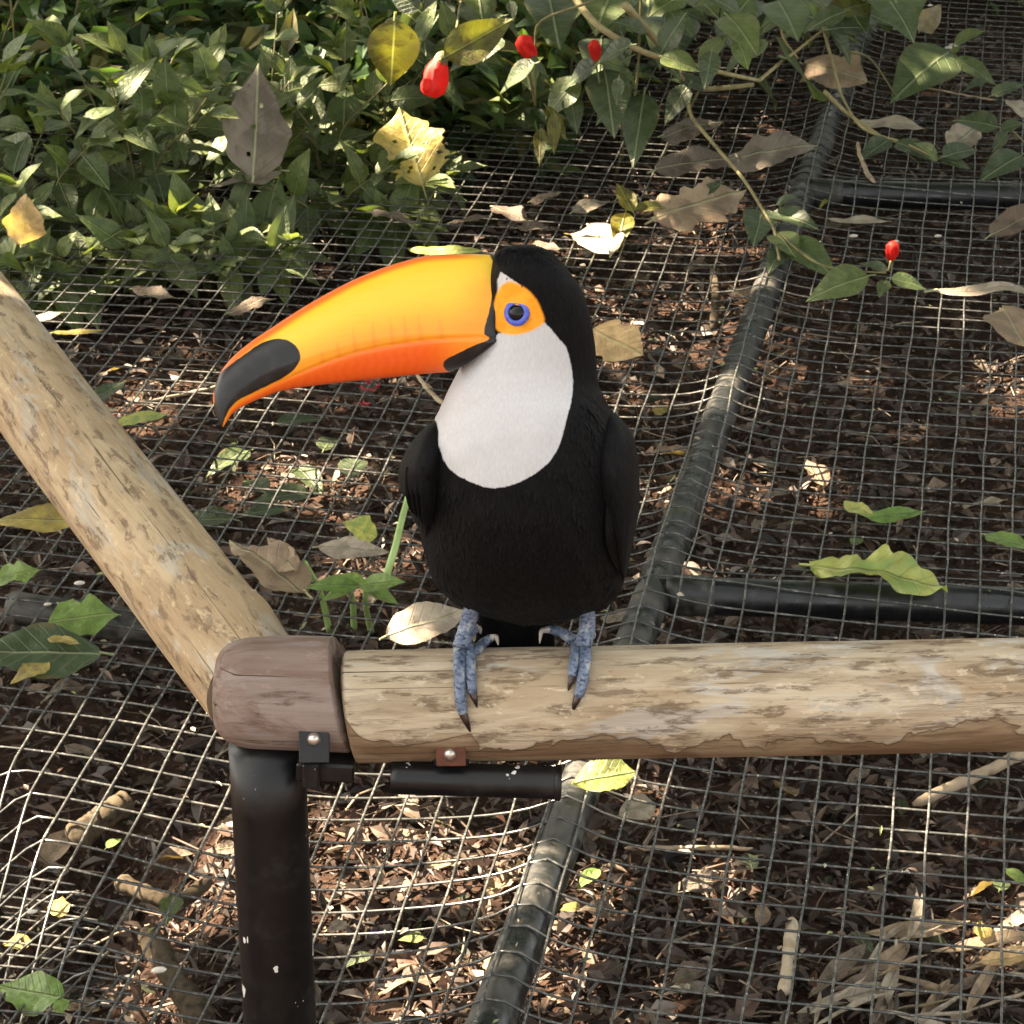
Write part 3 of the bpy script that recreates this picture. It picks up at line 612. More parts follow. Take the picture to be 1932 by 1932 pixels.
# legs and feet
m = M('blue_scaly_skin', .5, .4); ws = m.n.new('ShaderNodeTexVoronoi'); ws.inputs['Scale'].default_value = 1; m.link(m.coord((330, 330, 520)), ws.inputs['Vector'])
nz = m.noise(160, 4, m.coord())
c = m.mix(m.step(nz, .35, .7), (.085, .115, .18), (.19, .225, .29)); c = m.mix(m.step(ws.outputs['Distance'], .55, .85), c, (.03, .04, .075)); c = m.mix(m.step(m.noise(60, 3, m.coord()), .56, .72), c, (.36, .38, .40))
m.color(c).bump(ws.outputs['Distance'], .6, -.0015); LEGM = m.m
m = M('dark_claw', .3, .5); m.color(m.mix(m.step(m.noise(90, 3, m.coord()), .4, .6), (.035, .018, .013), (.015, .010, .009))); CLAW = m.m
m = M('pale_claw', .35, .5); m.color(m.mix(m.step(m.noise(90, 3, m.coord()), .4, .6), (.40, .36, .32), (.3, .26, .23))); PCLAW = m.m
def toe(parent, pxs, r0, r1, claw, cm=None):
    q = []
    for x, y in pxs: q.append(P(x, y, rail_t(x, y) - r0 * .75) if y > 1222 else P(x, y, T0 - .002 + .0001 * (1222 - y)))
    n = 34; p = polyline(q, n); f = np.linspace(0, 1, n)
    rad = (r0 + (r1 - r0) * f) * (1 + .10 * np.abs(np.sin(f * 3.2 * math.pi))) * (1 + .03 * np.sin(f * 60)); rad[-1] *= .75
    V_, F_ = sweep(p, rad, 16); t = obj('toe', V_, F_, LEGM, parent)
    c0 = p[-2]; cq = [c0]
    for x, y, dt in claw: cq.append(P(x, y, rail_t(x, y) + dt if y > 1222 else T0 + dt))
    cp = polyline(cq, 12); fc = np.linspace(0, 1, 12)
    V_, F_ = sweep(cp, r1 * .80 * (1 - fc) ** .75 + .0004, 12); obj('claw', V_, F_, cm or CLAW, t)
def leg(top, mid, foot):
    p = polyline([P(*q) for q in (top, mid, foot)], 20); f = np.linspace(0, 1, 20)
    V_, F_ = sweep(p, .0058 + .0004 * f + .0003 * np.sin(f * 40), 18); return obj('leg', V_, F_, LEGM, bird)
lt = T0 - .012
l1 = leg((893, 1132, lt - .016), (882, 1180, lt - .006), (869, 1222, T0 - .022))
toe(l1, [(869, 1214), (867, 1240), (867, 1268), (868, 1308), (873, 1348)], .0047, .0037, [(880, 1362, -.0035), (888, 1382, -.0005)])
toe(l1, [(882, 1212), (887, 1234), (888, 1264), (890, 1292), (892, 1310)], .0042, .0033, [(896, 1320, -.003), (900, 1335, -.0005)])
toe(l1, [(880, 1232), (898, 1228), (912, 1213), (928, 1202)], .0040, .0030, [(936, 1202, -.004), (940, 1217, -.006)], PCLAW)
toe(l1, [(872, 1216), (878, 1203), (893, 1190), (900, 1184)], .0036, .0028, [(905, 1186, .004), (907, 1196, .004)], PCLAW)
l2 = leg((1107, 1138, lt - .016), (1108, 1180, lt - .006), (1099, 1220, T0 - .022))
toe(l2, [(1102, 1210), (1104, 1236), (1101, 1272), (1096, 1298), (1090, 1316)], .0047, .0036, [(1085, 1328, -.003), (1080, 1345, -.0005)])
toe(l2, [(1088, 1212), (1085, 1236), (1082, 1258), (1079, 1278)], .0041, .0032, [(1076, 1288, -.003), (1072, 1303, -.0005)])
toe(l2, [(1092, 1214), (1076, 1204), (1055, 1191), (1034, 1187)], .0042, .0030, [(1022, 1191, -.006), (1018, 1214, -.008)], PCLAW)
toe(l2, [(1104, 1212), (1112, 1204), (1117, 1196)], .0036, .0028, [(1120, 1196, .004), (1122, 1204, .004)], PCLAW)

# ---------------------------------------------------------------- leaf shape library
LV = [leaf_shape('leaf', GREEN, .48 + .06 * (k % 3), .22, .28 + .1 * (k % 3), 100 + k, wave=.03, peak=.40, tip=1.2, stalk=.10) for k in range(6)]
LVD = [leaf_shape('leaf', DGREEN, .46, .30, .4, 120 + k, wave=.04, peak=.38, stalk=.10) for k in range(3)]
LVF = [leaf_shape('leaf', FGREEN, .48, .30, .3, 130 + k, wave=.03, peak=.42, stalk=.12) for k in range(3)]
LVO = [leaf_shape('leaf', OLIVE, .50, .25, .3, 140 + k, wave=.05, peak=.42, stalk=.1) for k in range(2)]
UPW = np.array([0, 0, 1.0])
def leafy_stem(root, path, r0, r1, mat, sizes, n_nodes, rg, start=.35, lib=LV, droop=.15, tipleaf=True):
    p = polyline(path, 26); tube('stem', p, np.linspace(r0, r1, 26), mat, root, 6)
    ph = rg.uniform(0, 3.1)
    for k in range(n_nodes):
        f = start + (1 - start) * (k + .3) / n_nodes; i = min(24, int(f * 25)); t = p[i + 1] - p[i]; t /= np.linalg.norm(t)
        u = np.cross(t, [0.3, 1, .2]); u /= np.linalg.norm(u); v = np.cross(t, u); a = ph + k * 1.62
        for sgn in (1, -1):
            if rg.random() < .10: continue
            d = sgn * (math.cos(a) * u + math.sin(a) * v) + t * rg.uniform(.1, .5) + UPW * rg.uniform(-.18, .22)
            sz = rg.uniform(*sizes) * (1.0 - .35 * f)
            put('leaf', rg.choice(lib), p[i] + d / np.linalg.norm(d) * sz * .08, d, (rg.uniform(-.35, .35), rg.uniform(-.8, .0), 1), sz, root, rg.uniform(-.35, .35), rg.uniform(.85, 1.15))
    if tipleaf:
        t = p[-1] - p[-2]; t /= np.linalg.norm(t)
        for k in range(3): put('leaf', rg.choice(lib), p[-1], t + np.array([rg.uniform(-.8, .8), rg.uniform(-.8, .5), rg.uniform(-.2, .3)]), (0, -.3, 1), rg.uniform(*sizes) * .6, root)

# thicket of understory herbs beyond the mesh
def fe(px): return float(np.interp(px, [-100, 0, 300, 520, 700, 850, 1000, 1200, 1400, 1500], [600, 585, 545, 525, 470, 370, 270, 190, 130, 70]))
rg = random.Random(21); spots = []
for px in np.arange(-40, 1000, 72): spots.append((px + rg.uniform(-20, 20), fe(px) - rg.uniform(0, 30), .14, .24))
for px in np.arange(-80, 1080, 68): spots.append((px + rg.uniform(-25, 25), fe(px) - rg.uniform(70, 150), .28, .45))
for px in np.arange(-60, 1480, 95): spots.append((px + rg.uniform(-25, 25), min(fe(px), 420) - rg.uniform(180, 300), .36, .55))
for px, py, h0, h1 in spots:
    b = G(px, py, -.15); h = rg.uniform(h0, h1); b[2] = gz(b[0], b[1])
    root = empty('understory_herb', b, *{.14: ('low leafy herb at the front edge of the thicket, leaning over the mesh', 'herb', 'low herbs at the thicket edge'), .28: ('knee-high leafy herb in the middle of the green thicket', 'herb', 'herbs in the middle of the thicket'), .36: ('tall leafy herb at the back of the thicket before the undergrowth', 'herb', 'tall herbs at the back of the thicket')}[h0])
    for k in range(rg.choice((2, 3, 3, 4))):
        a = rg.uniform(0, 6.28); ln = rg.uniform(.08, .22)
        e = b + np.array([math.cos(a) * ln, math.sin(a) * ln - .08, h * rg.uniform(.75, 1.1)]); mid = b * .5 + e * .5 + np.array([-math.cos(a) * .04, 0, h * .12])
        leafy_stem(root, [b, mid, e], .0032, .0014, STEM, (.075, .175), rg.choice((4, 4, 5, 5)), rg)
# deep undergrowth: a mass of leaves nobody could count
N = 24000; r = np.random.default_rng(5)
x = r.uniform(-2.6, 2.2, N); y = 5.9 + 3.6 * r.uniform(0, 1, N) ** 1.2
k = (x < .25 + .18 * np.sin(y * 3)) | (y > 7.25 + .15 * np.sin(x * 7)); x, y = x[k], y[k]; N = len(x)
hm = .32 + .45 * np.clip((y - 5.9) / 1.2, 0, 1); hm = np.where(y > 7.2, .55, hm); zz = gz(x, y) + hm * r.uniform(.02, 1, N) ** .8
L = r.uniform(.05, .125, N); d = r.normal(size=(N, 3)) * [1, 1, .45] + [0, -.3, -.15]; d /= np.linalg.norm(d, axis=1)[:, None]
up = r.normal(size=(N, 3)) * .35 + [0, -.2, 1]; sd3 = np.cross(up, d); sd3 /= np.linalg.norm(sd3, axis=1)[:, None]; n3 = np.cross(d, sd3)
def blades(pos, d, s, n, L, W, fold=.12):
    q = lambda a, b, c: pos + d * (L * a)[:, None] + s * (W * b)[:, None] + n * (L * c)[:, None]
    o = np.ones(len(L)); V = np.stack([q(0*o, 0*o, 0*o), q(.38*o, .5*o, fold*o), q(.45*o, 0*o, 0*o), q(.38*o, -.5*o, fold*o), q(.75*o, .28*o, fold*.3*o), q(.75*o, -.28*o, fold*.3*o), q(o, 0*o, -.12*o)], 1).reshape(-1, 3)
    F = []
    for i in range(len(L)):
        k = 7 * i; F += [(k, k+1, k+2), (k, k+2, k+3), (k+2, k+1, k+4, k+6), (k+2, k+6, k+5, k+3)]
    return V, F
V, F = blades(np.c_[x, y, zz], d, sd3, n3, L, L * .45)
m = M('undergrowth_leaf', .45, .45); vc = m.attr('col', 'Color'); m.color(vc); m.translucent(m.mix(1.0, vc, (1.5, 1.5, .6), 'MULTIPLY'), .38)
ug = obj('undergrowth', V, F, m.m, smooth=False); pal = np.array([(.045, .085, .028), (.055, .105, .036), (.08, .14, .04), (.12, .165, .045), (.05, .09, .045), (.14, .13, .05)]); vcol(ug, 'col', np.repeat(pal[r.integers(0, 6, N)] * r.uniform(.8, 1.2, (N, 1)), 7, 0))
tag(ug, 'dense mass of small green leaves deep behind the thicket', 'undergrowth', kind='stuff')
# bare thin stems standing in the deep undergrowth
for k in range(26):
    b = np.array([r.uniform(-1.5, .5), r.uniform(5.9, 7.0), 0]); b[2] = gz(b[0], b[1]); e = b + [r.normal(0, .12), r.normal(0, .1), r.uniform(.45, .8)]
    tag(tube('bare_stem', polyline([b, (b + e) / 2 + r.normal(0, .03, 3), e], 12), np.linspace(.0045, .002, 12), STEM, None, 6), 'thin bare upright stem standing in the undergrowth', 'stem', 'bare stems in the undergrowth')

# ---------------------------------------------------------------- flowering shrub with arching branches
def flower(parent, px, py, t, L, wid, ang):
    d = np.array([math.sin(ang), -.25, math.cos(ang)]); d /= np.linalg.norm(d); c = P(px, py, t); base = c - d * L / 2
    f = np.linspace(0, 1, 14); pr = pch([0, .12, .45, .8, .95, 1], [.10, .26, .44, .46, .34, .22], f) * wid
    V_, F_ = sweep(base + np.outer(f * L, d), pr, 30, rfun=lambda s, a: 1 + .42 * (np.abs(np.sin(2.5 * a + 3.2 * s)) - .6) * min(1, s * 2) + .05 * np.sin(15 * a + 9 * s) + (.2 * np.sin(5 * a + 1) if s > .9 else 0))
    fl = obj('flower', V_, F_, PETAL, parent)
    V_, F_ = sweep(base + np.outer(np.linspace(-.10, .22, 6) * L, d), np.array([.05, .2, .26, .29, .30, .33]) * wid, 12, cap=False); obj('calyx', V_, F_, STEM, fl)
def tz(x, y, z): return float(GT(x, y, z))
rg = random.Random(33)
root = empty('flowering_shrub', G(1180, 60, -.15), 'flowering shrub with red drooping buds arching out over the mesh', 'shrub')
def bpath(l): return [P(x, y, tz(x, y, z)) for x, y, z in l]
def branch(l, r0, r1, mat=STEM, n=30): p = polyline(bpath(l), n); tube('branch', p, np.linspace(r0, r1, n), mat, root, 8); return p
PBR = plain('pale_branch_bark', (.30, .25, .12), .7, .3, 0, (.2, .165, .08), 40, .4)
branch([(1180, 60, -.15), (1100, -20, .35), (1060, -40, .45)], .008, .007, PBR)
branch([(1060, -40, .45), (1130, 50, .40), (1200, 92, .36), (1290, 118, .31), (1375, 140, .27), (1432, 152, .24)], .0085, .0040, PBR)
branch([(1432, 152, .24), (1490, 105, .25), (1562, 50, .28)], .0042, .0028, PBR)
branch([(1180, 10, .42), (1240, 80, .30), (1300, 160, .16), (1345, 168, .12), (1420, 160, .1)], .0090, .0055, PBR)
branch([(1297, 170, .16), (1300, 205, .14), (1345, 270, .10), (1400, 335, .07), (1438, 395, .06), (1462, 440, .05), (1470, 490, .04)], .0045, .0026, PBR)
branch([(1470, 440, .05), (1530, 490, .06), (1590, 510, .06), (1672, 515, .06)], .0026, .0020)
branch([(1530, -30, .30), (1566, 100, .18), (1592, 190, .08), (1625, 240, .05), (1680, 262, .03), (1770, 300, .03)], .0046, .0024, PBR)
branch([(1555, 172, .10), (1600, 215, .06), (1662, 258, .03)], .0052, .0040, PBR)
branch([(1585, 95, .14), (1640, 110, .10), (1690, 180, .04)], .0032, .0020, STEM)
branch([(1480, -20, .3), (1475, 60, .22), (1505, 110, .18)], .0034, .003, PBR)
def lpx(x0, y0, x1, y1, z0, z1, w, lib, parent=None, name='leaf', up=(0, -.55, 1), roll=0.0):
    a = P(x0, y0, tz(x0, y0, z0)); b = P(x1, y1, tz(x1, y1, z1)); L = np.linalg.norm(b - a); me = lib[(int(x0) * 7 + int(y1)) % len(lib)]
    mw = .45
    return put(name, me, a, b - a, up, L, parent, roll, w / mw)
for q in [  # hand-placed leaves of the shrub (base, tip, heights, width)
 (1480, 455, 1580, 505, .05, .03, .42), (1465, 440, 1500, 470, .05, .06, .5), (1455, 400, 1540, 415, .06, .08, .42), (1440, 395, 1425, 440, .06, .06, .5), (1465, 385, 1500, 365, .07, .10, .5),
 (1640, 520, 1518, 552, .06, .03, .46), (1680, 525, 1752, 540, .06, .04, .48), (1675, 510, 1625, 490, .06, .08, .42), (1672, 530, 1660, 555, .05, .04, .5), (1476, 470, 1452, 505, .04, .03, .5),
 (1330, 165, 1270, 140, .16, .2, .5), (1300, 160, 1250, 230, .2, .13, .5), (1215, 175, 1195, 300, .22, .12, .45), (1190, 150, 1120, 225, .25, .18, .5), (1130, 120, 1050, 160, .3, .24, .55), (1130, 115, 1200, 130, .3, .27, .5),
 (1010, 120, 930, 165, .33, .27, .5), (1000, 115, 1060, 160, .33, .26, .5), (1140, 130, 1160, 240, .28, .2, .55), (1160, 130, 1230, 180, .28, .2, .5), (1095, 150, 1020, 215, .25, .18, .5), (1075, 175, 1090, 245, .22, .16, .5),
 (1480, 110, 1560, 165, .26, .16, .9), (1430, 150, 1480, 200, .2, .12, .6), (1370, 140, 1400, 90, .25, .32, .5), (1320, 120, 1370, 60, .3, .37, .55), (1250, 95, 1290, 20, .36, .44, .6), (1220, 60, 1160, 30, .38, .42, .5),
 (1560, 55, 1640, 40, .3, .3, .6), (1570, 60, 1620, 120, .28, .2, .55), (1550, 40, 1520, -20, .3, .38, .6), (1480, 20, 1430, 60, .3, .25, .5), (1400, 30, 1350, -15, .4, .46, .6), (1600, 30, 1690, 25, .3, .26, .6), (1450, 80, 1400, 110, .28, .24, .6),
 (1680, 262, 1625, 290, .03, .02, .45), (1690, 268, 1760, 290, .03, .03, .5), (1770, 300, 1735, 265, .03, .08, .5), (1775, 300, 1830, 310, .03, .03, .5), (1780, 295, 1850, 270, .04, .05, .5), (1360, 345, 1300, 380, .06, .03, .3)]:
    x0, y0, x1, y1, z0, z1, w_ = q; lpx(x0, y0, x1, y1, z0, z1, w_, LVD if (x0 + y0) % 3 else LV, root)
for x0, y0, x1, y1, z0, z1, w_ in [(1195, 400, 1165, 340, .05, .1, .45), (1180, 400, 1165, 460, .05, .02, .4), (1045, 210, 1045, 290, .2, .12, .3), (1020, 240, 1018, 305, .15, .1, .3), (1195, 395, 1262, 385, .05, .05, .35), (1545, 395, 1560, 375, .05, .08, .6), (1030, 200, 1070, 260, .2, .15, .3)]:
    lpx(x0, y0, x1, y1, z0, z1, w_, LVO, root)
for k in range(70):                                     # more foliage on the shrub's upper part
    x0 = rg.uniform(880, 1700); y0 = rg.uniform(-60, float(np.interp(x0, [880, 1000, 1250, 1450, 1700], [230, 200, 130, 70, 10]))); z0 = rg.uniform(.22, .42); a_ = rg.uniform(.2, 2.9); L_ = rg.uniform(50, 105)
    lpx(x0, y0, x0 + math.cos(a_) * L_, y0 + math.sin(a_) * L_ * .7, z0, z0 - rg.uniform(0, .06), rg.uniform(.42, .6), rg.choice((LV, LVD, LVD, LVO) if k % 5 == 0 else (LV, LVD)), root)
flower(root, 996, 93, tz(996, 93, .34), .064, .036, -.45); flower(root, 1123, 98, tz(1123, 98, .33), .052, .026, -.15)
flower(root, 1683, 476, tz(1683, 476, .08), .046, .026, .08)
tube('branch', polyline(bpath([(1676, 512, .06), (1681, 492, .08)]), 6), [.0025] * 6, STEM, root, 6)
for l in ([(1010, 200, .2), (1000, 140, .28), (998, 115, .31)], [(1135, 190, .22), (1128, 140, .28), (1124, 118, .30)], [(1120, 0, .45), (1010, 60, .36), (1010, 200, .2)]): branch(l, .003, .002, STEM, 14)
root2 = empty('flowering_shrub', G(840, 60, -.15), 'shrub stem with one large hanging red flower and olive leaves', 'shrub')
tube('branch', polyline(bpath([(840, 60, -.15), (868, 10, .35), (860, 60, .40), (835, 112, .34)]), 24), np.linspace(.005, .002, 24), STEM, root2, 7)
flower(root2, 823, 143, tz(823, 143, .30), .088, .052, 3.45)
for x0, y0, x1, y1, z0, z1, w_ in [(745, 35, 738, 165, .42, .28, .70), (838, 108, 965, 38, .36, .44, .48), (790, 20, 730, -30, .45, .5, .6), (868, 15, 905, 40, .4, .38, .5), (760, 20, 800, 50, .42, .36, .6)]: lpx(x0, y0, x1, y1, z0, z1, w_, LVO if x0 in (745, 838) else LVD, root2, up=(.1, -1, .3))
# sprig standing on the right
root3 = empty('leafy_sprig', G(1790, 120, 0), 'small sprig of three broad green leaves on the wire mesh', 'sprig')
tube('stem', polyline(bpath([(1725, 130, -.14), (1770, 120, -.02), (1795, 98, .06), (1800, 82, .08)]), 14), np.linspace(.003, .002, 14), STEM, root3, 6)
for q in [(1795, 95, 1688, 165, .07, .03, .52), (1800, 82, 1852, 50, .08, .13, .42), (1800, 112, 1882, 148, .06, .03, .42), (1798, 100, 1812, 85, .07, .09, .5)]: lpx(*q, LV, root3)
root4 = empty('leafy_sprig', G(1900, 250, 0), 'leafy green sprig with wide leaves near the far cross pipe', 'sprig')
tube('stem', polyline(bpath([(1990, 330, -.14), (1940, 280, .02), (1890, 235, .08), (1850, 225, .08)]), 14), np.linspace(.004, .002, 14), STEM, root4, 6)
for q in [(1885, 240, 1800, 215, .08, .10, .6), (1890, 245, 1932, 225, .08, .1, .6), (1900, 250, 1870, 285, .08, .04, .6), (1930, 290, 1850, 330, .04, .02, .5), (1935, 300, 1990, 340, .04, .02, .5), (1870, 180, 1935, 150, .05, .08, .4), (1860, 150, 1820, 165, .04, .03, .4)]: lpx(*q, LVD, root4)
# seedling pushing up through the mesh behind the rail
root5 = empty('seedling', G(690, 1190, -.16), 'fresh green seedling growing up through the wire mesh behind the handrail', 'seedling')
for l in ([(622, 1192, -.13), (605, 1120, -.05), (575, 1060, .03)], [(700, 1192, -.13), (690, 1140, -.04), (690, 1095, .02)], [(668, 1190, -.13), (665, 1130, -.05), (640, 1095, .02)]):
    tube('stem', polyline(bpath(l), 14), np.linspace(.0055, .0035, 14), PSTEM, root5, 8)
for q in [(680, 1105, 578, 1100, .02, .03, .36), (680, 1108, 758, 1090, .02, .05, .42), (690, 1110, 755, 1135, .02, .0, .4), (670, 1108, 600, 1130, .02, .0, .34), (690, 1100, 645, 1080, .02, .05, .35)]: lpx(*q, LVF, root5)
tag(tube('green_stalk', polyline(bpath([(773, 925, .06), (757, 985, .05), (742, 1045, .03), (722, 1110, -.02)]), 16), np.linspace(.0048, .0062, 16), PSTEM, None, 8), 'pale green leafless stalk leaning on the mesh beside the bird', 'stalk')
# pinkish-red flower spike seen below the bill
root6 = empty('fallen_blossom', G(700, 745, 0), 'small crumpled crimson blossom lying under the bill on the mesh', 'blossom')
m = M('crimson_petal', .5, .4); m.color(m.mix(m.step(m.noise(60, 3, m.coord()), .4, .6), (.42, .02, .03), (.28, .02, .03))); CRIM = m.m
for k in range(11):
    c = P(698 + rg.uniform(-14, 14), 742 + rg.uniform(-26, 30), tz(698, 742, .01)); d = np.array([rg.uniform(-1, 1), rg.uniform(-1, .6), rg.uniform(-.1, .5)]); p = polyline([c, c + d * .012, c + d * .02 + [0, 0, .006]], 6); tube('petal', p, [.0016, .004, .0045, .004, .003, .001], CRIM, root6, 6, flat=.3)

# ---------------------------------------------------------------- individual fallen leaves lying on the mesh
def fallen(name, label, mat, bx, by, tx, ty, w_, z=.010, tipz=None, up=(0, -.25, 1), seed=0, cat='leaf', group=None, **kw):
    tipz = z if tipz is None else tipz
    a = P(bx, by, tz(bx, by, z)); b = P(tx, ty, tz(tx, ty, tipz)); L = np.linalg.norm(b - a)
    k = dict(wid=w_, fold=.10, droop=.05, seed=abs(seed + int(bx)), nl=26, nw=7, ragged=.08, wave=.07, stalk=.08); k.update(kw)
    o = put(name, leaf_shape('fallen_leaf', mat, **k), a, b - a, up, L); return tag(o, label, cat, group)
fallen('dead_leaf', 'large curled greyish-brown dead leaf hanging upright in the green thicket', GREY, 478, 338, 486, 122, .56, .10, .30, (.25, -1, .3), wave=.10, fold=.08, droop=-.1, tip=1.6, peak=.42, holes=3, stalk=.02, ragged=.12)
fallen('dead_leaf', 'pale grey dead leaf lying flat under the upright curled dead leaf', GREY, 535, 322, 395, 338, .34, .09, .09, wave=.1)
fallen('yellow_leaf', 'ragged yellow leaf with dark holes standing at the thicket edge', YELLOW, 798, 352, 752, 200, .74, .01, .16, (.1, -1, .2), ragged=.16, lobes=2, holes=9, wave=.06, stalk=.25)
fallen('dead_leaf', 'broad tan dead leaf with ragged edge between shrub and mesh', TAN, 1232, 415, 1412, 348, .50, .02, .05, (0, -.6, 1), ragged=.18, lobes=3, wave=.09)
fallen('dead_leaf', 'long brown dead leaf heaped below the arching branch', BROWN, 1235, 322, 1400, 292, .36, .03, .04, (0, -.5, 1), wave=.10, ragged=.1)
fallen('dead_leaf', 'grey-brown crumpled dead leaf beside the long brown one under the branch', GREY, 1360, 300, 1545, 272, .42, .03, .05, (0, -.5, 1), wave=.12, ragged=.14)
fallen('dead_leaf', 'reddish-brown folded dead leaf behind the crumpled grey one', BROWN, 1250, 255, 1365, 228, .42, .05, .06, (0, -.6, 1), wave=.12, ragged=.12)
fallen('dead_leaf', 'brown lobed dead leaf behind the thin twigs of the shrub', TAN, 1520, 120, 1640, 150, .62, .05, .06, (0, -.7, 1), wave=.1, ragged=.16, lobes=2)
fallen('dead_leaf', 'golden tan dead leaf on the mesh close behind the nape of the bird', GOLD, 1120, 625, 1212, 668, .78, .03, .02, (.1, -.9, .8), wave=.06, ragged=.10, lobes=2, stalk=0)
fallen('yellow_green_leaf', 'long wavy yellow-green leaf lying across the cross pipe', YGREEN, 1528, 1066, 1788, 1118, .38, .030, .034, (0, -.5, 1), wave=.20, ragged=.16, fold=.35, peak=.5, tip=.1, nl=40, lobes=5)
fallen('yellow_green_leaf', 'bright yellow-green leaf blade folded on the mesh above the wavy leaf', FGREEN, 1640, 976, 1748, 964, .30, .012, .014, (0, -.5, 1), stalk=0)
fallen('yellow_green_leaf', 'small pale green leaf scrap touching the folded bright blade', YGREEN, 1592, 948, 1662, 976, .36, .012, .012, stalk=0)
fallen('yellow_green_leaf', 'light green leaf at the end of the cross pipe', FGREEN, 1858, 1008, 1952, 1034, .46, .015, .015)
fallen('yellow_leaf', 'bright lemon-yellow leaf scrap on the long pipe below the handrail', YGREEN, 1078, 1478, 1200, 1452, .62, .03, .035, (.1, -.7, 1), ragged=.10, stalk=0, peak=.6, tip=.2)
fallen('yellow_leaf', 'ragged yellow leaf lying under the slanting rail', YELLOW, 150, 980, -20, 982, .42, .012, .012, ragged=.12, wave=.05)
fallen('yellow_green_leaf', 'pale lime leaf scrap on the mesh beside the ragged yellow leaf', FGREEN, -10, 1092, 78, 1072, .50, .012, .03, (0, -.5, 1), ragged=.15, lobes=2, stalk=0)
fallen('green_leaf', 'broad mid-green torn leaf on the mesh left of the slanting rail', FGREEN, 92, 1175, 228, 1158, .66, .012, .02, (0, -.5, 1), ragged=.10, lobes=2)
fallen('green_leaf', 'large dark green leaf with yellow margin left of the slanting rail', DGREEN, 195, 1232, -70, 1222, .50, .014, .03, (0, -.4, 1), ragged=.06)
fallen('yellow_leaf', 'small yellow leaf tucked under the large dark green leaf', YELLOW, 92, 1250, 20, 1288, .45, .012, .012, stalk=0)
fallen('yellow_green_leaf', 'yellow-olive leaf scrap above the large dark green leaf', YELLOW, 88, 1202, 152, 1214, .36, .03, .03, stalk=0, ragged=.12)
fallen('yellow_green_leaf', 'small upright lime leaf beside the seedling', YGREEN, 712, 1010, 648, 985, .66, .012, .04, (0, -.9, .6), stalk=0)
fallen('dead_leaf', 'oblong greyish tan dead leaf next to the small upright lime leaf', PALE, 600, 1032, 738, 1040, .36, .012, .014, (0, -.4, 1), ragged=.10)
fallen('dead_leaf', 'brown curled pointed dead leaf between slanting rail and seedling', TAN, 578, 1118, 432, 1012, .40, .012, .04, (.2, -.4, 1), ragged=.14, wave=.14, fold=.4)
fallen('dead_leaf', 'brown twisted dead leaf piece on the curled pointed one', TAN, 560, 1080, 500, 1010, .42, .03, .05, (-.4, -.4, 1), ragged=.12, wave=.12, stalk=0)
fallen('dead_leaf', 'cream sunlit dead leaf on the mesh just behind the handrail and claws', PALE, 728, 1200, 884, 1142, .46, .012, .03, (0, -.5, 1), wave=.08, ragged=.07)
fallen('yellow_green_leaf', 'narrow yellow-green leaf by the slanting rail under the bill tip', YGREEN, 222, 798, 318, 778, .40, .012, .016)
fallen('green_leaf', 'dull grey-green leaf by the slanting rail above the narrow yellow-green leaf', DGREEN, 172, 752, 238, 718, .44, .012, .016)
fallen('yellow_leaf', 'thin yellow leaf strip beside the upper slanting rail', YELLOW, 98, 628, 200, 622, .16, .012, .012)
fallen('dead_leaf', 'pale dead leaf scrap beside the thin yellow strip', PALE, 58, 606, 118, 588, .40, .012, .02)
fallen('green_leaf', 'pale green leaf on the folded-down edge of the mesh', FGREEN, 118, 1885, -10, 1858, .52, -.03, -.05, (0, -.6, 1), ragged=.05)
fallen('green_leaf', 'tiny pale green leaf beside the pale green leaf on the folded mesh edge', FGREEN, 100, 1905, 132, 1888, .7, -.03, -.02, (0, -.8, .6), stalk=0)
fallen('dead_leaf', 'tan dead leaf with yellow tip on the mesh near the far cross pipe end', TAN, 1890, 585, 1935, 650, .60, .012, .015, ragged=.12)
fallen('dead_leaf', 'long cream dead frond piece on the mesh beyond the red bud sprig', PALE, 1762, 548, 1990, 548, .12, .012, .012)
fallen('dead_leaf', 'brown dead leaf tilted against the far cross pipe', BROWN, 1868, 444, 1990, 380, .40, .02, .06)
fallen('dead_leaf', 'pale grey torn dead leaf below the far cross pipe', PALE, 1562, 410, 1682, 412, .24, .012, .014, ragged=.14, stalk=0)
fallen('dead_leaf', 'whitish dead leaf under the wide green sprig leaves', PALE, 1790, 280, 1852, 232, .55, .02, .05, (0, -.6, 1))
fallen('dead_leaf', 'whitish curled dead leaf above the wide green sprig', PALE, 1945, 215, 1895, 188, .6, .03, .06, (0, -.7, 1))
fallen('dead_leaf', 'cream dead leaf on the mesh among far shrub leaves', PALE, 1735, 60, 1775, 10, .6, .06, .14, (0, -.9, .5))
fallen('dead_leaf', 'pale dead leaf crossing the bent twig behind the arching branch', PALE, 1620, 230, 1745, 238, .36, .012, .02, ragged=.1)
fallen('dead_leaf', 'orange-brown withered leaf at the left end of the thicket', GOLD, 40, 460, 50, 370, .8, .10, .2, (.2, -1, .2), wave=.1, ragged=.08)
fallen('dead_leaf', 'cream sunlit dead leaf just above the head of the bird', PALE, 1110, 425, 1150, 478, .7, .012, .014, ragged=.1)
fallen('dead_leaf', 'greyish dead leaf behind the cream sunlit one near the head', GREY, 1080, 400, 1150, 375, .45, .012, .02, ragged=.1)
fallen('green_leaf', 'yellowish green scalloped leaf just above the ridge of the bill', YGREEN, 770, 470, 918, 472, .16, .03, .03, (0, -.7, .8), ragged=.1, lobes=4, stalk=0)
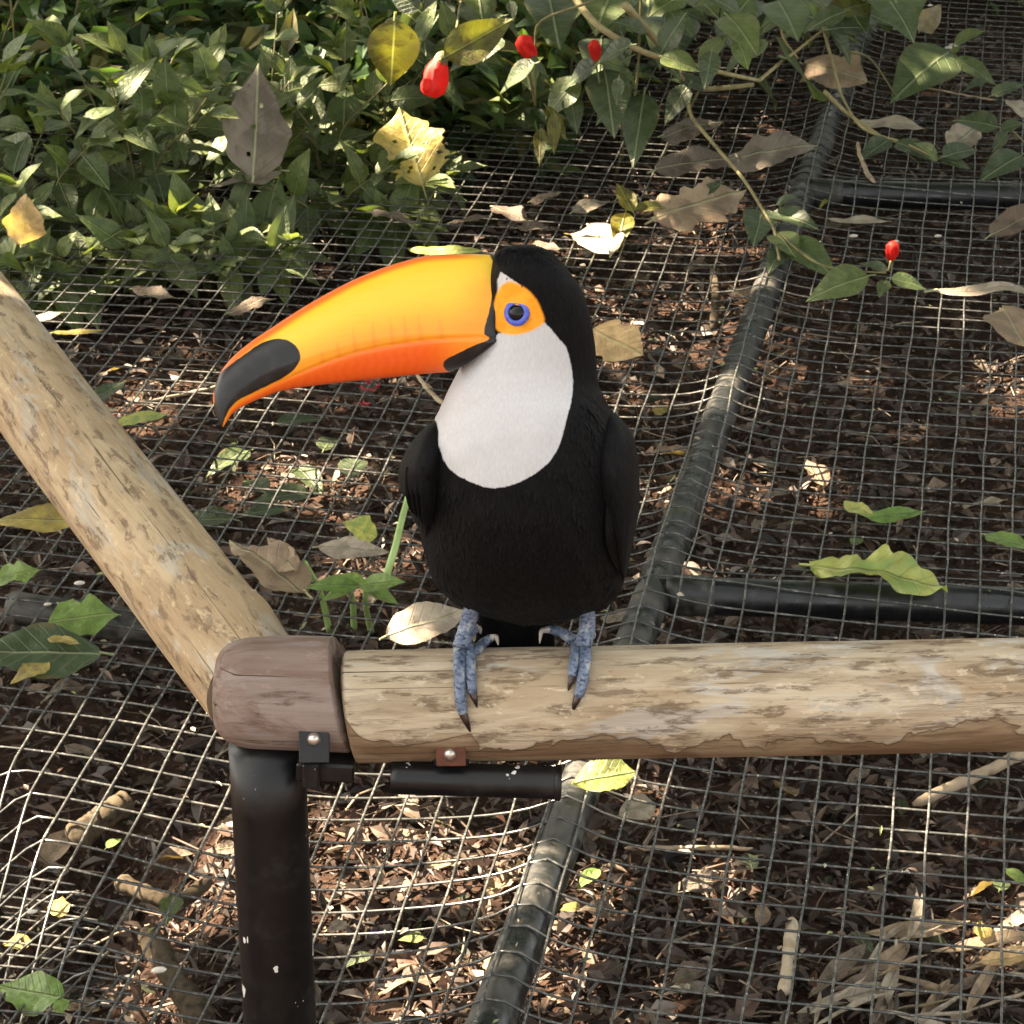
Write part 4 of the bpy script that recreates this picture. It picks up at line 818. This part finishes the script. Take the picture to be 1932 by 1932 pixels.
for k, (x0, y0, x1, y1, w_) in enumerate([(250, 545, 330, 560, .3), (430, 590, 520, 560, .3), (700, 400, 790, 415, .2), (930, 390, 1000, 420, .3), (975, 430, 1040, 425, .35), (1010, 460, 1060, 470, .3), (850, 420, 930, 405, .25), (1000, 380, 1060, 360, .3)]):
    fallen('dead_leaf', 'brown dead leaf caught on the mesh along the thicket edge', BROWN, x0, y0, x1, y1, w_, .012, .02, (0, -.3, 1), group='dead leaves along the thicket edge', ragged=.12, wave=.1)

# ---------------------------------------------------------------- twigs and sticks
def stick(l, r0, r1, label, mat=TWIG, name='stick', group=None, sides=8):
    n = 26; p = polyline(bpath(l), n) + nrg.normal(0, .0006, (n, 3)); bn = vnoise(int(r0 * 1e5) + int(l[0][0])); return tag(tube(name, p, np.linspace(r0, r1, n) * (1 + .05 * np.sin(np.arange(n) * 1.1 + r0 * 900) + .05 * np.sin(np.arange(n) * .37)) * np.r_[.35, .9, np.ones(n - 4), .92, .4], mat, None, 8 if r0 < .008 else 18, rfun=lambda f, a: 1 + (.10 if r0 < .008 else .07) * bn(np.stack([np.full_like(a, f * 14), np.cos(a) * 1.4, np.sin(a) * 1.4], 1), 1.6)), label, 'stick', group)
stick([(1618, 268, .02), (1622, 292, .02), (1635, 325, .02), (1650, 345, .015)], .0042, .0050, 'short pale crooked twig lying on the mesh near the far cross pipe')
stick([(1720, 160, .012), (1780, 172, .012), (1880, 190, .012)], .003, .0022, 'thin pale straight twig lying below the three-leaf sprig')
stick([(1495, 1735, -.12), (1488, 1800, -.12), (1480, 1875, -.12)], .0085, .0080, 'thick straw-coloured stick lying under the mesh near the long pipe', STRAW)
stick([(1990, 1405, -.10), (1916, 1428, -.09), (1810, 1478, -.09), (1724, 1518, -.10)], .0095, .0075, 'grey-green bent stick lying under the mesh below the handrail', TWIG)
stick([(245, 1508, -.10), (190, 1545, -.11), (135, 1588, -.12)], .017, .020, 'short mossy log under the sagging mesh left of the post', LOGM)
stick([(276, 1756, -.13), (325, 1840, -.13), (390, 1935, -.13)], .016, .018, 'long mossy log under the sagging mesh near the folded edge', LOGM)
stick([(400, 1662, -.11), (330, 1700, -.12), (220, 1665, -.12)], .009, .012, 'dark branch crossing under the lit mesh wires', LOGM)
stick([(1050, 520, .012), (1350, 500, -.05), (1352, 560, -.08), (1345, 620, -.11)][1:], .011, .009, 'rotten brown stick standing against the long pipe', LOGM)
stick([(560, 690, .0), (340, 745, -.02), (230, 765, -.03)], .0035, .0025, 'thin dark twig behind the bill tip')
stick([(785, 705, .01), (805, 732, .015), (822, 750, .02), (838, 762, .02)], .0035, .0045, 'short forked pale twig between bill and shoulder', TWIG)
stick([(1250, 1255, -.1), (1000, 1480, -.1), (1180, 1600, -.12), (1420, 1600, -.12)][2:], .004, .003, 'thin dry stalk under the mesh right of the long pipe')
fallen('dead_leaf', 'orange-brown curled leaf in the litter beside the frond heap', GOLD, 1850, 1815, 1975, 1800, .34, -.10, -.09, (0, -.4, 1), fold=.6, wave=.1)
SL = [leaf_shape('frond_strip', mt, .10 + .03 * (k % 3), .5, .3 * (k % 3 - 1), 500 + k, nl=12, nw=1, peak=.5, tip=.4, wave=.06, twist=.6 * (k % 3 - 1), ragged=.05) for k, mt in enumerate((PALE, PALE, TAN, PALE, TAN, BROWN))]
for k in range(44):
    x0 = rg.uniform(1500, 1960); y0 = rg.uniform(1760, 1960) if x0 > 1600 else rg.uniform(1850, 1960); a_ = rg.gauss(-.35, .5); o = put('frond_strip', SL[k % 6], P(x0, y0, tz(x0, y0, -.125 + .02 * rg.random())), (math.cos(a_), -math.sin(a_) * 1.6, rg.gauss(.05, .08)), (0, rg.gauss(-.2, .3), 1), rg.uniform(.06, .16))
    tag(o, 'dry straw-coloured frond strip in the heap under the mesh', 'frond strip', 'dry frond strips heaped under the mesh')

# ---------------------------------------------------------------- litter
def visible(N, r, ylo=2.2, yhi=7.2):
    y = ylo + (yhi - ylo) * r.uniform(0, 1, N) ** 1.25; x = r.uniform(-1, 1, N) * (y * .225 + .12); return x, y
r = np.random.default_rng(15); N = 46000; x, y = visible(N, r)
L = .008 + .042 * r.uniform(0, 1, N) ** 1.7; d = r.normal(size=(N, 3)) * [1, 1, .42]; d /= np.linalg.norm(d, axis=1)[:, None]
up = r.normal(size=(N, 3)) * .55 + [0, 0, 1]; s3 = np.cross(up, d); s3 /= np.linalg.norm(s3, axis=1)[:, None]; n3 = np.cross(d, s3); n3 *= np.sign(n3[:, 2])[:, None]
zz = gz(x, y) + .004 + r.exponential(.012, N).clip(0, .045)
V, F = blades(np.c_[x, y, zz], d, s3, n3, L, L * r.uniform(.14, .6, N), .13)
pal = np.array([(.045, .028, .020), (.075, .047, .034), (.105, .072, .053), (.15, .108, .080), (.092, .073, .060), (.030, .020, .016), (.22, .17, .125), (.065, .034, .023), (.135, .115, .098), (.045, .055, .025)])
m = M('litter', .55, .4); vc = m.attr('col', 'Color'); nz = m.noise(60, 5, m.coord()); m.color(m.mix(m.step(nz, .35, .7), vc, m.mix(1.0, vc, (.6, .56, .52), 'MULTIPLY'))); m.translucent(vc, .12)
lit = obj('leaf_litter', V, F, m.m, smooth=False); vcol(lit, 'col', np.repeat(pal[r.choice(10, N, p=[.15, .17, .15, .10, .12, .12, .05, .07, .05, .02])] * (.42 + 1.1 * r.uniform(0, 1, (N, 1)) ** 1.4), 7, 0)); tag(lit, 'brown litter of small dry leaf pieces covering the soil', 'leaf litter', kind='stuff')
N = 2600; x, y = visible(N, r); L = r.uniform(.02, .11, N); a = r.uniform(0, 6.28, N); ti = r.normal(0, .2, N); z0 = gz(x, y) + r.uniform(.006, .04, N); w_ = r.uniform(.0006, .0020, N)
d = np.c_[np.cos(a), np.sin(a), ti]; sb_ = np.c_[-np.sin(a), np.cos(a), 0 * a]; bend = r.normal(0, .12, N); c0 = np.c_[x, y, z0]; V = []
for f in (0, .5, 1.0):
    c = c0 + d * (L * f)[:, None] + sb_ * (bend * L * (1 - (2 * f - 1) ** 2))[:, None]
    for q in ((1, 0), (-.5, .87), (-.5, -.87)): V.append(c + sb_ * (w_ * q[0])[:, None] + np.array([0, 0, 1.0]) * (w_ * q[1])[:, None])
V = np.stack(V, 1).reshape(-1, 3); F = [(9*i + 3*k + j, 9*i + 3*k + (j+1) % 3, 9*i + 3*k + 3 + (j+1) % 3, 9*i + 3*k + 3 + j) for i in range(N) for k in range(2) for j in range(3)]
tw = obj('twig_litter', V, F, m.m); vcol(tw, 'col', np.repeat(np.array([(.30, .24, .17), (.16, .11, .08), (.08, .05, .035), (.40, .33, .24)])[r.choice(4, N, p=[.25, .35, .3, .1])], 9, 0)); tag(tw, 'thin dry twigs and stalks scattered through the leaf litter', 'twigs', kind='stuff')
# specks and scraps caught on the wires
N = 700; x, y = visible(N, r, 2.4, 6.8); dz = drape(x, y)[:, 2] + .003; L = r.uniform(.004, .016, N); d = r.normal(size=(N, 3)) * [1, 1, .3]; d /= np.linalg.norm(d, axis=1)[:, None]
s3 = np.cross(np.array([0, 0, 1.0]) + r.normal(size=(N, 3)) * .3, d); s3 /= np.linalg.norm(s3, axis=1)[:, None]; i0 = np.round(((np.c_[x, y] - G0) @ EY) / CELL) * CELL; xy = G0 + ((np.c_[x, y] - G0) @ EX)[:, None] * EX + i0[:, None] * EY
V, F = blades(np.c_[xy, dz], d, s3, np.cross(d, s3), L, L * r.uniform(.2, .7, N), .1); db = obj('mesh_debris', V, F, m.m, smooth=False)
vcol(db, 'col', np.repeat(np.array([(.30, .25, .18), (.18, .13, .09), (.42, .38, .30), (.10, .07, .05), (.28, .30, .12)])[r.choice(5, N)], 7, 0)); tag(db, 'tiny dry scraps and specks caught on the mesh wires', 'debris', kind='stuff')
# crumbs of soil and bark
N = 9000; x, y = visible(N, r); s = r.uniform(.0015, .006, N); c = np.c_[x, y, gz(x, y) + r.uniform(0, .012, N)]
oc = np.array([(1, 0, 0), (0, 1, 0), (-1, 0, 0), (0, -1, 0), (0, 0, 1), (0, 0, -1)], float); V = (c[:, None] + oc[None] * (s[:, None] * r.uniform(.6, 1.4, (N, 6)))[..., None]).reshape(-1, 3)
F = [(6*i + a, 6*i + b, 6*i + t) for i in range(N) for a, b, t in ((0,1,4),(1,2,4),(2,3,4),(3,0,4),(1,0,5),(2,1,5),(3,2,5),(0,3,5))]
cr = obj('soil_crumbs', V, F, m.m, smooth=False); vcol(cr, 'col', np.repeat(np.array([(.07, .036, .023), (.11, .06, .038), (.05, .03, .022), (.25, .2, .15)])[r.choice(4, N, p=[.45, .3, .2, .05])], 6, 0)); tag(cr, 'loose reddish-brown soil crumbs among the litter', 'soil crumbs', kind='stuff')
# single litter leaves
BL = [leaf_shape('litter_leaf', mt, .36 + .06 * (k % 4), .25, .3 * (k % 3 - 1), 300 + k, nl=7, nw=2, ragged=.08, wave=.10, curl=.25 * (k % 2), twist=.5 * (k % 3 - 1)) for k, mt in enumerate((BROWN, BROWN, BROWN, TAN, GREY, BROWN, PALE, BROWN, GREY))]
rg = random.Random(5)
for k in range(260):
    y = 2.25 + 3.6 * rg.random() ** 1.3; x = rg.uniform(-1, 1) * (y * .205 + .05); z = float(gz(x, y)) + rg.uniform(.012, .05)
    o = put('litter_leaf', rg.choice(BL), (x, y, z), (rg.gauss(0, 1), rg.gauss(0, 1), rg.gauss(0, .18)), (rg.gauss(0, .3), rg.gauss(-.1, .3), 1), rg.uniform(.035, .085)); tag(o, 'dry curled brown leaf lying in the litter under the mesh', 'leaf', 'dry leaves in the litter')
GL = [LVD[0], LVF[1], LV[2]]
for k, (x0, y0) in enumerate([(470, 850), (560, 880), (500, 930), (610, 850), (590, 930), (440, 980), (540, 960), (660, 900), (520, 800), (790, 880), (1540, 770), (1780, 740), (1390, 750), (1610, 1030), (1560, 1130), (1610, 1760), (1900, 1640), (1885, 1680), (1420, 1640), (1130, 1640), (800, 1770), (700, 1800), (200, 1600), (330, 1690)]):
    a = P(x0, y0, tz(x0, y0, -.11)); o = put('green_litter_leaf', LVD[k % 3] if k < 12 else GL[k % 3], a, (rg.gauss(0, 1), rg.gauss(0, 1), .05), (0, -.2, 1), rg.uniform(.06, .12) if k < 10 else rg.uniform(.03, .06)); tag(o, 'green leaf lying in the brown litter under the mesh', 'leaf', 'green leaves in the litter')
PB_ = leaf_shape('yellow_scrap', YELLOW, .6, .1, .1, 401, nl=8, nw=3, ragged=.1, wave=.08)
for x0, y0 in [(1062, 1708), (1860, 1770), (110, 1730), (60, 1775), (1235, 780)]:
    o = put('yellow_litter_leaf', PB_, P(x0, y0, tz(x0, y0, -.10)), (rg.gauss(0, 1), rg.gauss(0, 1), .1), (0, -.4, 1), rg.uniform(.035, .055)); tag(o, 'small yellow leaf lying in the litter under the mesh', 'leaf', 'yellow leaves in the litter')
for k in range(16):
    x0, y0 = [(1800, 85), (1790, 90), (1610, 445), (1830, 130), (1770, 445), (1745, 30), (1730, 25), (150, 1100), (190, 1145), (90, 1140), (380, 1320), (395, 1345), (60, 1720), (300, 1830), (1690, 455), (1755, 10)][k]
    c = P(x0, y0, tz(x0, y0, .006)); f = np.linspace(-1, 1, 7); rr = rg.uniform(.004, .010) * (1.8 if k in (0, 1) else 1)
    tag(tube('pebble', c + np.outer(f * rr, [1, .2, 0]), np.sqrt(1 - (f * .98) ** 2) * rr * .6, PEB, None, 8, flat=.6), 'pale pebble resting on the wire mesh', 'pebble', 'pale pebbles on the mesh')

# ---------------------------------------------------------------- unseen shade tree, crown leaves left out where sun spots are wanted
SX, SY = SUN.x / SUN.z, SUN.y / SUN.z
SPOT = []
for px, py, rx, ry, z in [(320, 1430, 430, 95, -.01), (740, 1480, 60, 36, -.02), (70, 1640, 140, 190, -.08), (810, 1850, 110, 55, -.14), (1290, 1670, 120, 34, -.14), (1480, 905, 85, 26, -.14), (1150, 1870, 90, 40, -.14), (1080, 1720, 45, 40, -.14), (1880, 1760, 70, 50, -.14),
    (440, 880, 40, 22, -.13), (500, 850, 26, 16, -.13), (590, 905, 34, 16, -.13), (660, 870, 26, 14, -.13), (815, 1015, 34, 20, -.13), (775, 1180, 18, 8, .02), (1290, 1080, 55, 20, -.12), (90, 600, 70, 30, 0), (1130, 445, 50, 40, 0), (640, 1025, 40, 18, -.1), (1160, 760, 34, 26, 0), (15, 700, 24, 50, .92), (1250, 1490, 30, 16, -.14), (560, 480, 60, 22, -.1), (1870, 690, 40, 24, -.1), (860, 300, 26, 26, .05)]:
    c = G(px, py, z); t = GT(px, py, z); dl = math.asin(-ray(px, py)[2] / np.linalg.norm(ray(px, py))); SPOT.append((c[0] - SX * c[2], c[1] - SY * c[2], rx / FPX * t, ry / FPX * t / math.sin(dl)))
r = np.random.default_rng(8); N = 50000
tx = r.uniform(-2.4, 2.9, N); ty = r.uniform(.4, 8.6, N); ty[42000:] = r.uniform(.5, 1.95, 8000); dens = np.where((ty > 4.7) & (tx < .6), .34, 1.0)
L = r.uniform(.10, .17, N); ok = r.uniform(size=N) < dens
for cx, cy, ax, ay in SPOT: ok &= ((tx - cx) / (ax * .8 + .068)) ** 2 + ((ty - cy) / (ay * .8 + .068)) ** 2 > 1  # opens gaps in the crown along the sun towards each chosen spot
tx, ty, L = tx[ok], ty[ok], L[ok]; N = len(tx); hz = r.uniform(3.0, 4.3, N)
pos = np.c_[tx + SX * hz, ty + SY * hz, hz]; d = r.normal(size=(N, 3)) * [1, 1, .5]; d /= np.linalg.norm(d, axis=1)[:, None]
up = np.array(SUN)[None] + r.normal(size=(N, 3)) * .35; s3 = np.cross(up, d); s3 /= np.linalg.norm(s3, axis=1)[:, None]; n3 = np.cross(d, s3)
V, F = blades(pos - d * (L / 2)[:, None], d, s3, n3, L, L * .6, .06)
tree = empty('unseen_shade_tree', (-3.6, 6.6, -.17), 'unseen leafy shade tree left of the mesh, its crown gaps shaped for sun spots', 'tree')
co = obj('crown', V, F, ug.data.materials[0], tree, smooth=False); vcol(co, 'col', np.repeat(np.array([(.04, .09, .025), (.06, .12, .03)])[r.integers(0, 2, N)], 7, 0)); co['kind'] = 'stuff'
tb = np.array([-3.6, 6.6, -.25]); tube('trunk', polyline([tb, tb + [.05, 0, 1.5], tb + [-.05, -.1, 3.2], tb + [.1, -.2, 4.2]], 30), np.linspace(.16, .07, 30), BARK, tree, 16)
for k in range(16):
    a = k * .39; st = tb + [0, -.05, 2.3 + .11 * k]; e = np.array([-2.9 + math.cos(a) * 2.0, 5.7 + math.sin(a) * 3.2, 3.9]); lp = polyline([st, (st + e) / 2 + [0, 0, .3], e], 24)
    qx = lp[:, 0] - SX * lp[:, 2]; qy = lp[:, 1] - SY * lp[:, 2]
    if any((((qx - cx) / (ax + .10)) ** 2 + ((qy - cy) / (ay + .10)) ** 2 < 1).any() for cx, cy, ax, ay in SPOT): continue
    tube('limb', lp, np.linspace(.045, .012, 24), BARK, tree, 8)

# unseen second tree and tall thicket, added to block sky and darken the back
r = np.random.default_rng(18); N = 9000
pos = np.c_[r.uniform(-.6, 4.2, N), r.uniform(3.9, 9.2, N), r.uniform(3.2, 5.0, N)]; d = r.normal(size=(N, 3)) * [1, 1, .5]; d /= np.linalg.norm(d, axis=1)[:, None]; L = r.uniform(.12, .24, N)
up = r.normal(size=(N, 3)) * .4 + [0, 0, 1]; s3 = np.cross(up, d); s3 /= np.linalg.norm(s3, axis=1)[:, None]; n3 = np.cross(d, s3)
V, F = blades(pos, d, s3, n3, L, L * .55, .06); tree = empty('unseen_shade_tree', (3.4, 7.8, -.17), 'unseen broad shade tree, its crown added over the far mesh to darken it', 'tree')
co = obj('crown', V, F, ug.data.materials[0], tree, smooth=False); vcol(co, 'col', np.repeat(np.array([(.04, .09, .025), (.06, .12, .03)])[r.integers(0, 2, N)], 7, 0)); co['kind'] = 'stuff'
tb = np.array([3.4, 7.8, -.25]); tube('trunk', polyline([tb, tb + [.05, 0, 1.5], tb + [-.25, -.2, 3.4], tb + [-.5, -.4, 4.4]], 30), np.linspace(.19, .08, 30), BARK, tree, 16)
for k in range(8):
    a = k * .785; st = tb + [-.15, -.1, 2.4 + .2 * k]; e = np.array([1.8 + math.cos(a) * 1.8, 6.6 + math.sin(a) * 2.2, 4.3]); tube('limb', polyline([st, (st + e) / 2 + [0, 0, .3], e], 16), np.linspace(.05, .014, 16), BARK, tree, 8)
N = 12000; pos = np.c_[r.uniform(-6, 6, N), r.uniform(9.0, 10.6, N), -.15 + 4.2 * r.uniform(0, 1, N)]; d = r.normal(size=(N, 3)) * [1, 1, .6] + [0, -.2, -.3]; d /= np.linalg.norm(d, axis=1)[:, None]; L = r.uniform(.12, .26, N)  # wall of leaves out of view, added to block the low sky
up = r.normal(size=(N, 3)) * .5 + [0, -.5, 1]; s3 = np.cross(up, d); s3 /= np.linalg.norm(s3, axis=1)[:, None]; n3 = np.cross(d, s3); V, F = blades(pos, d, s3, n3, L, L * .5, .06)
ft = obj('sky_block_thicket', V, F, ug.data.materials[0], smooth=False); vcol(ft, 'col', np.repeat(np.array([(.035, .075, .022), (.05, .10, .03), (.07, .12, .035)])[r.integers(0, 3, N)], 7, 0)); tag(ft, 'unseen tall green thicket added on the far side to block low sky', 'thicket', kind='stuff')
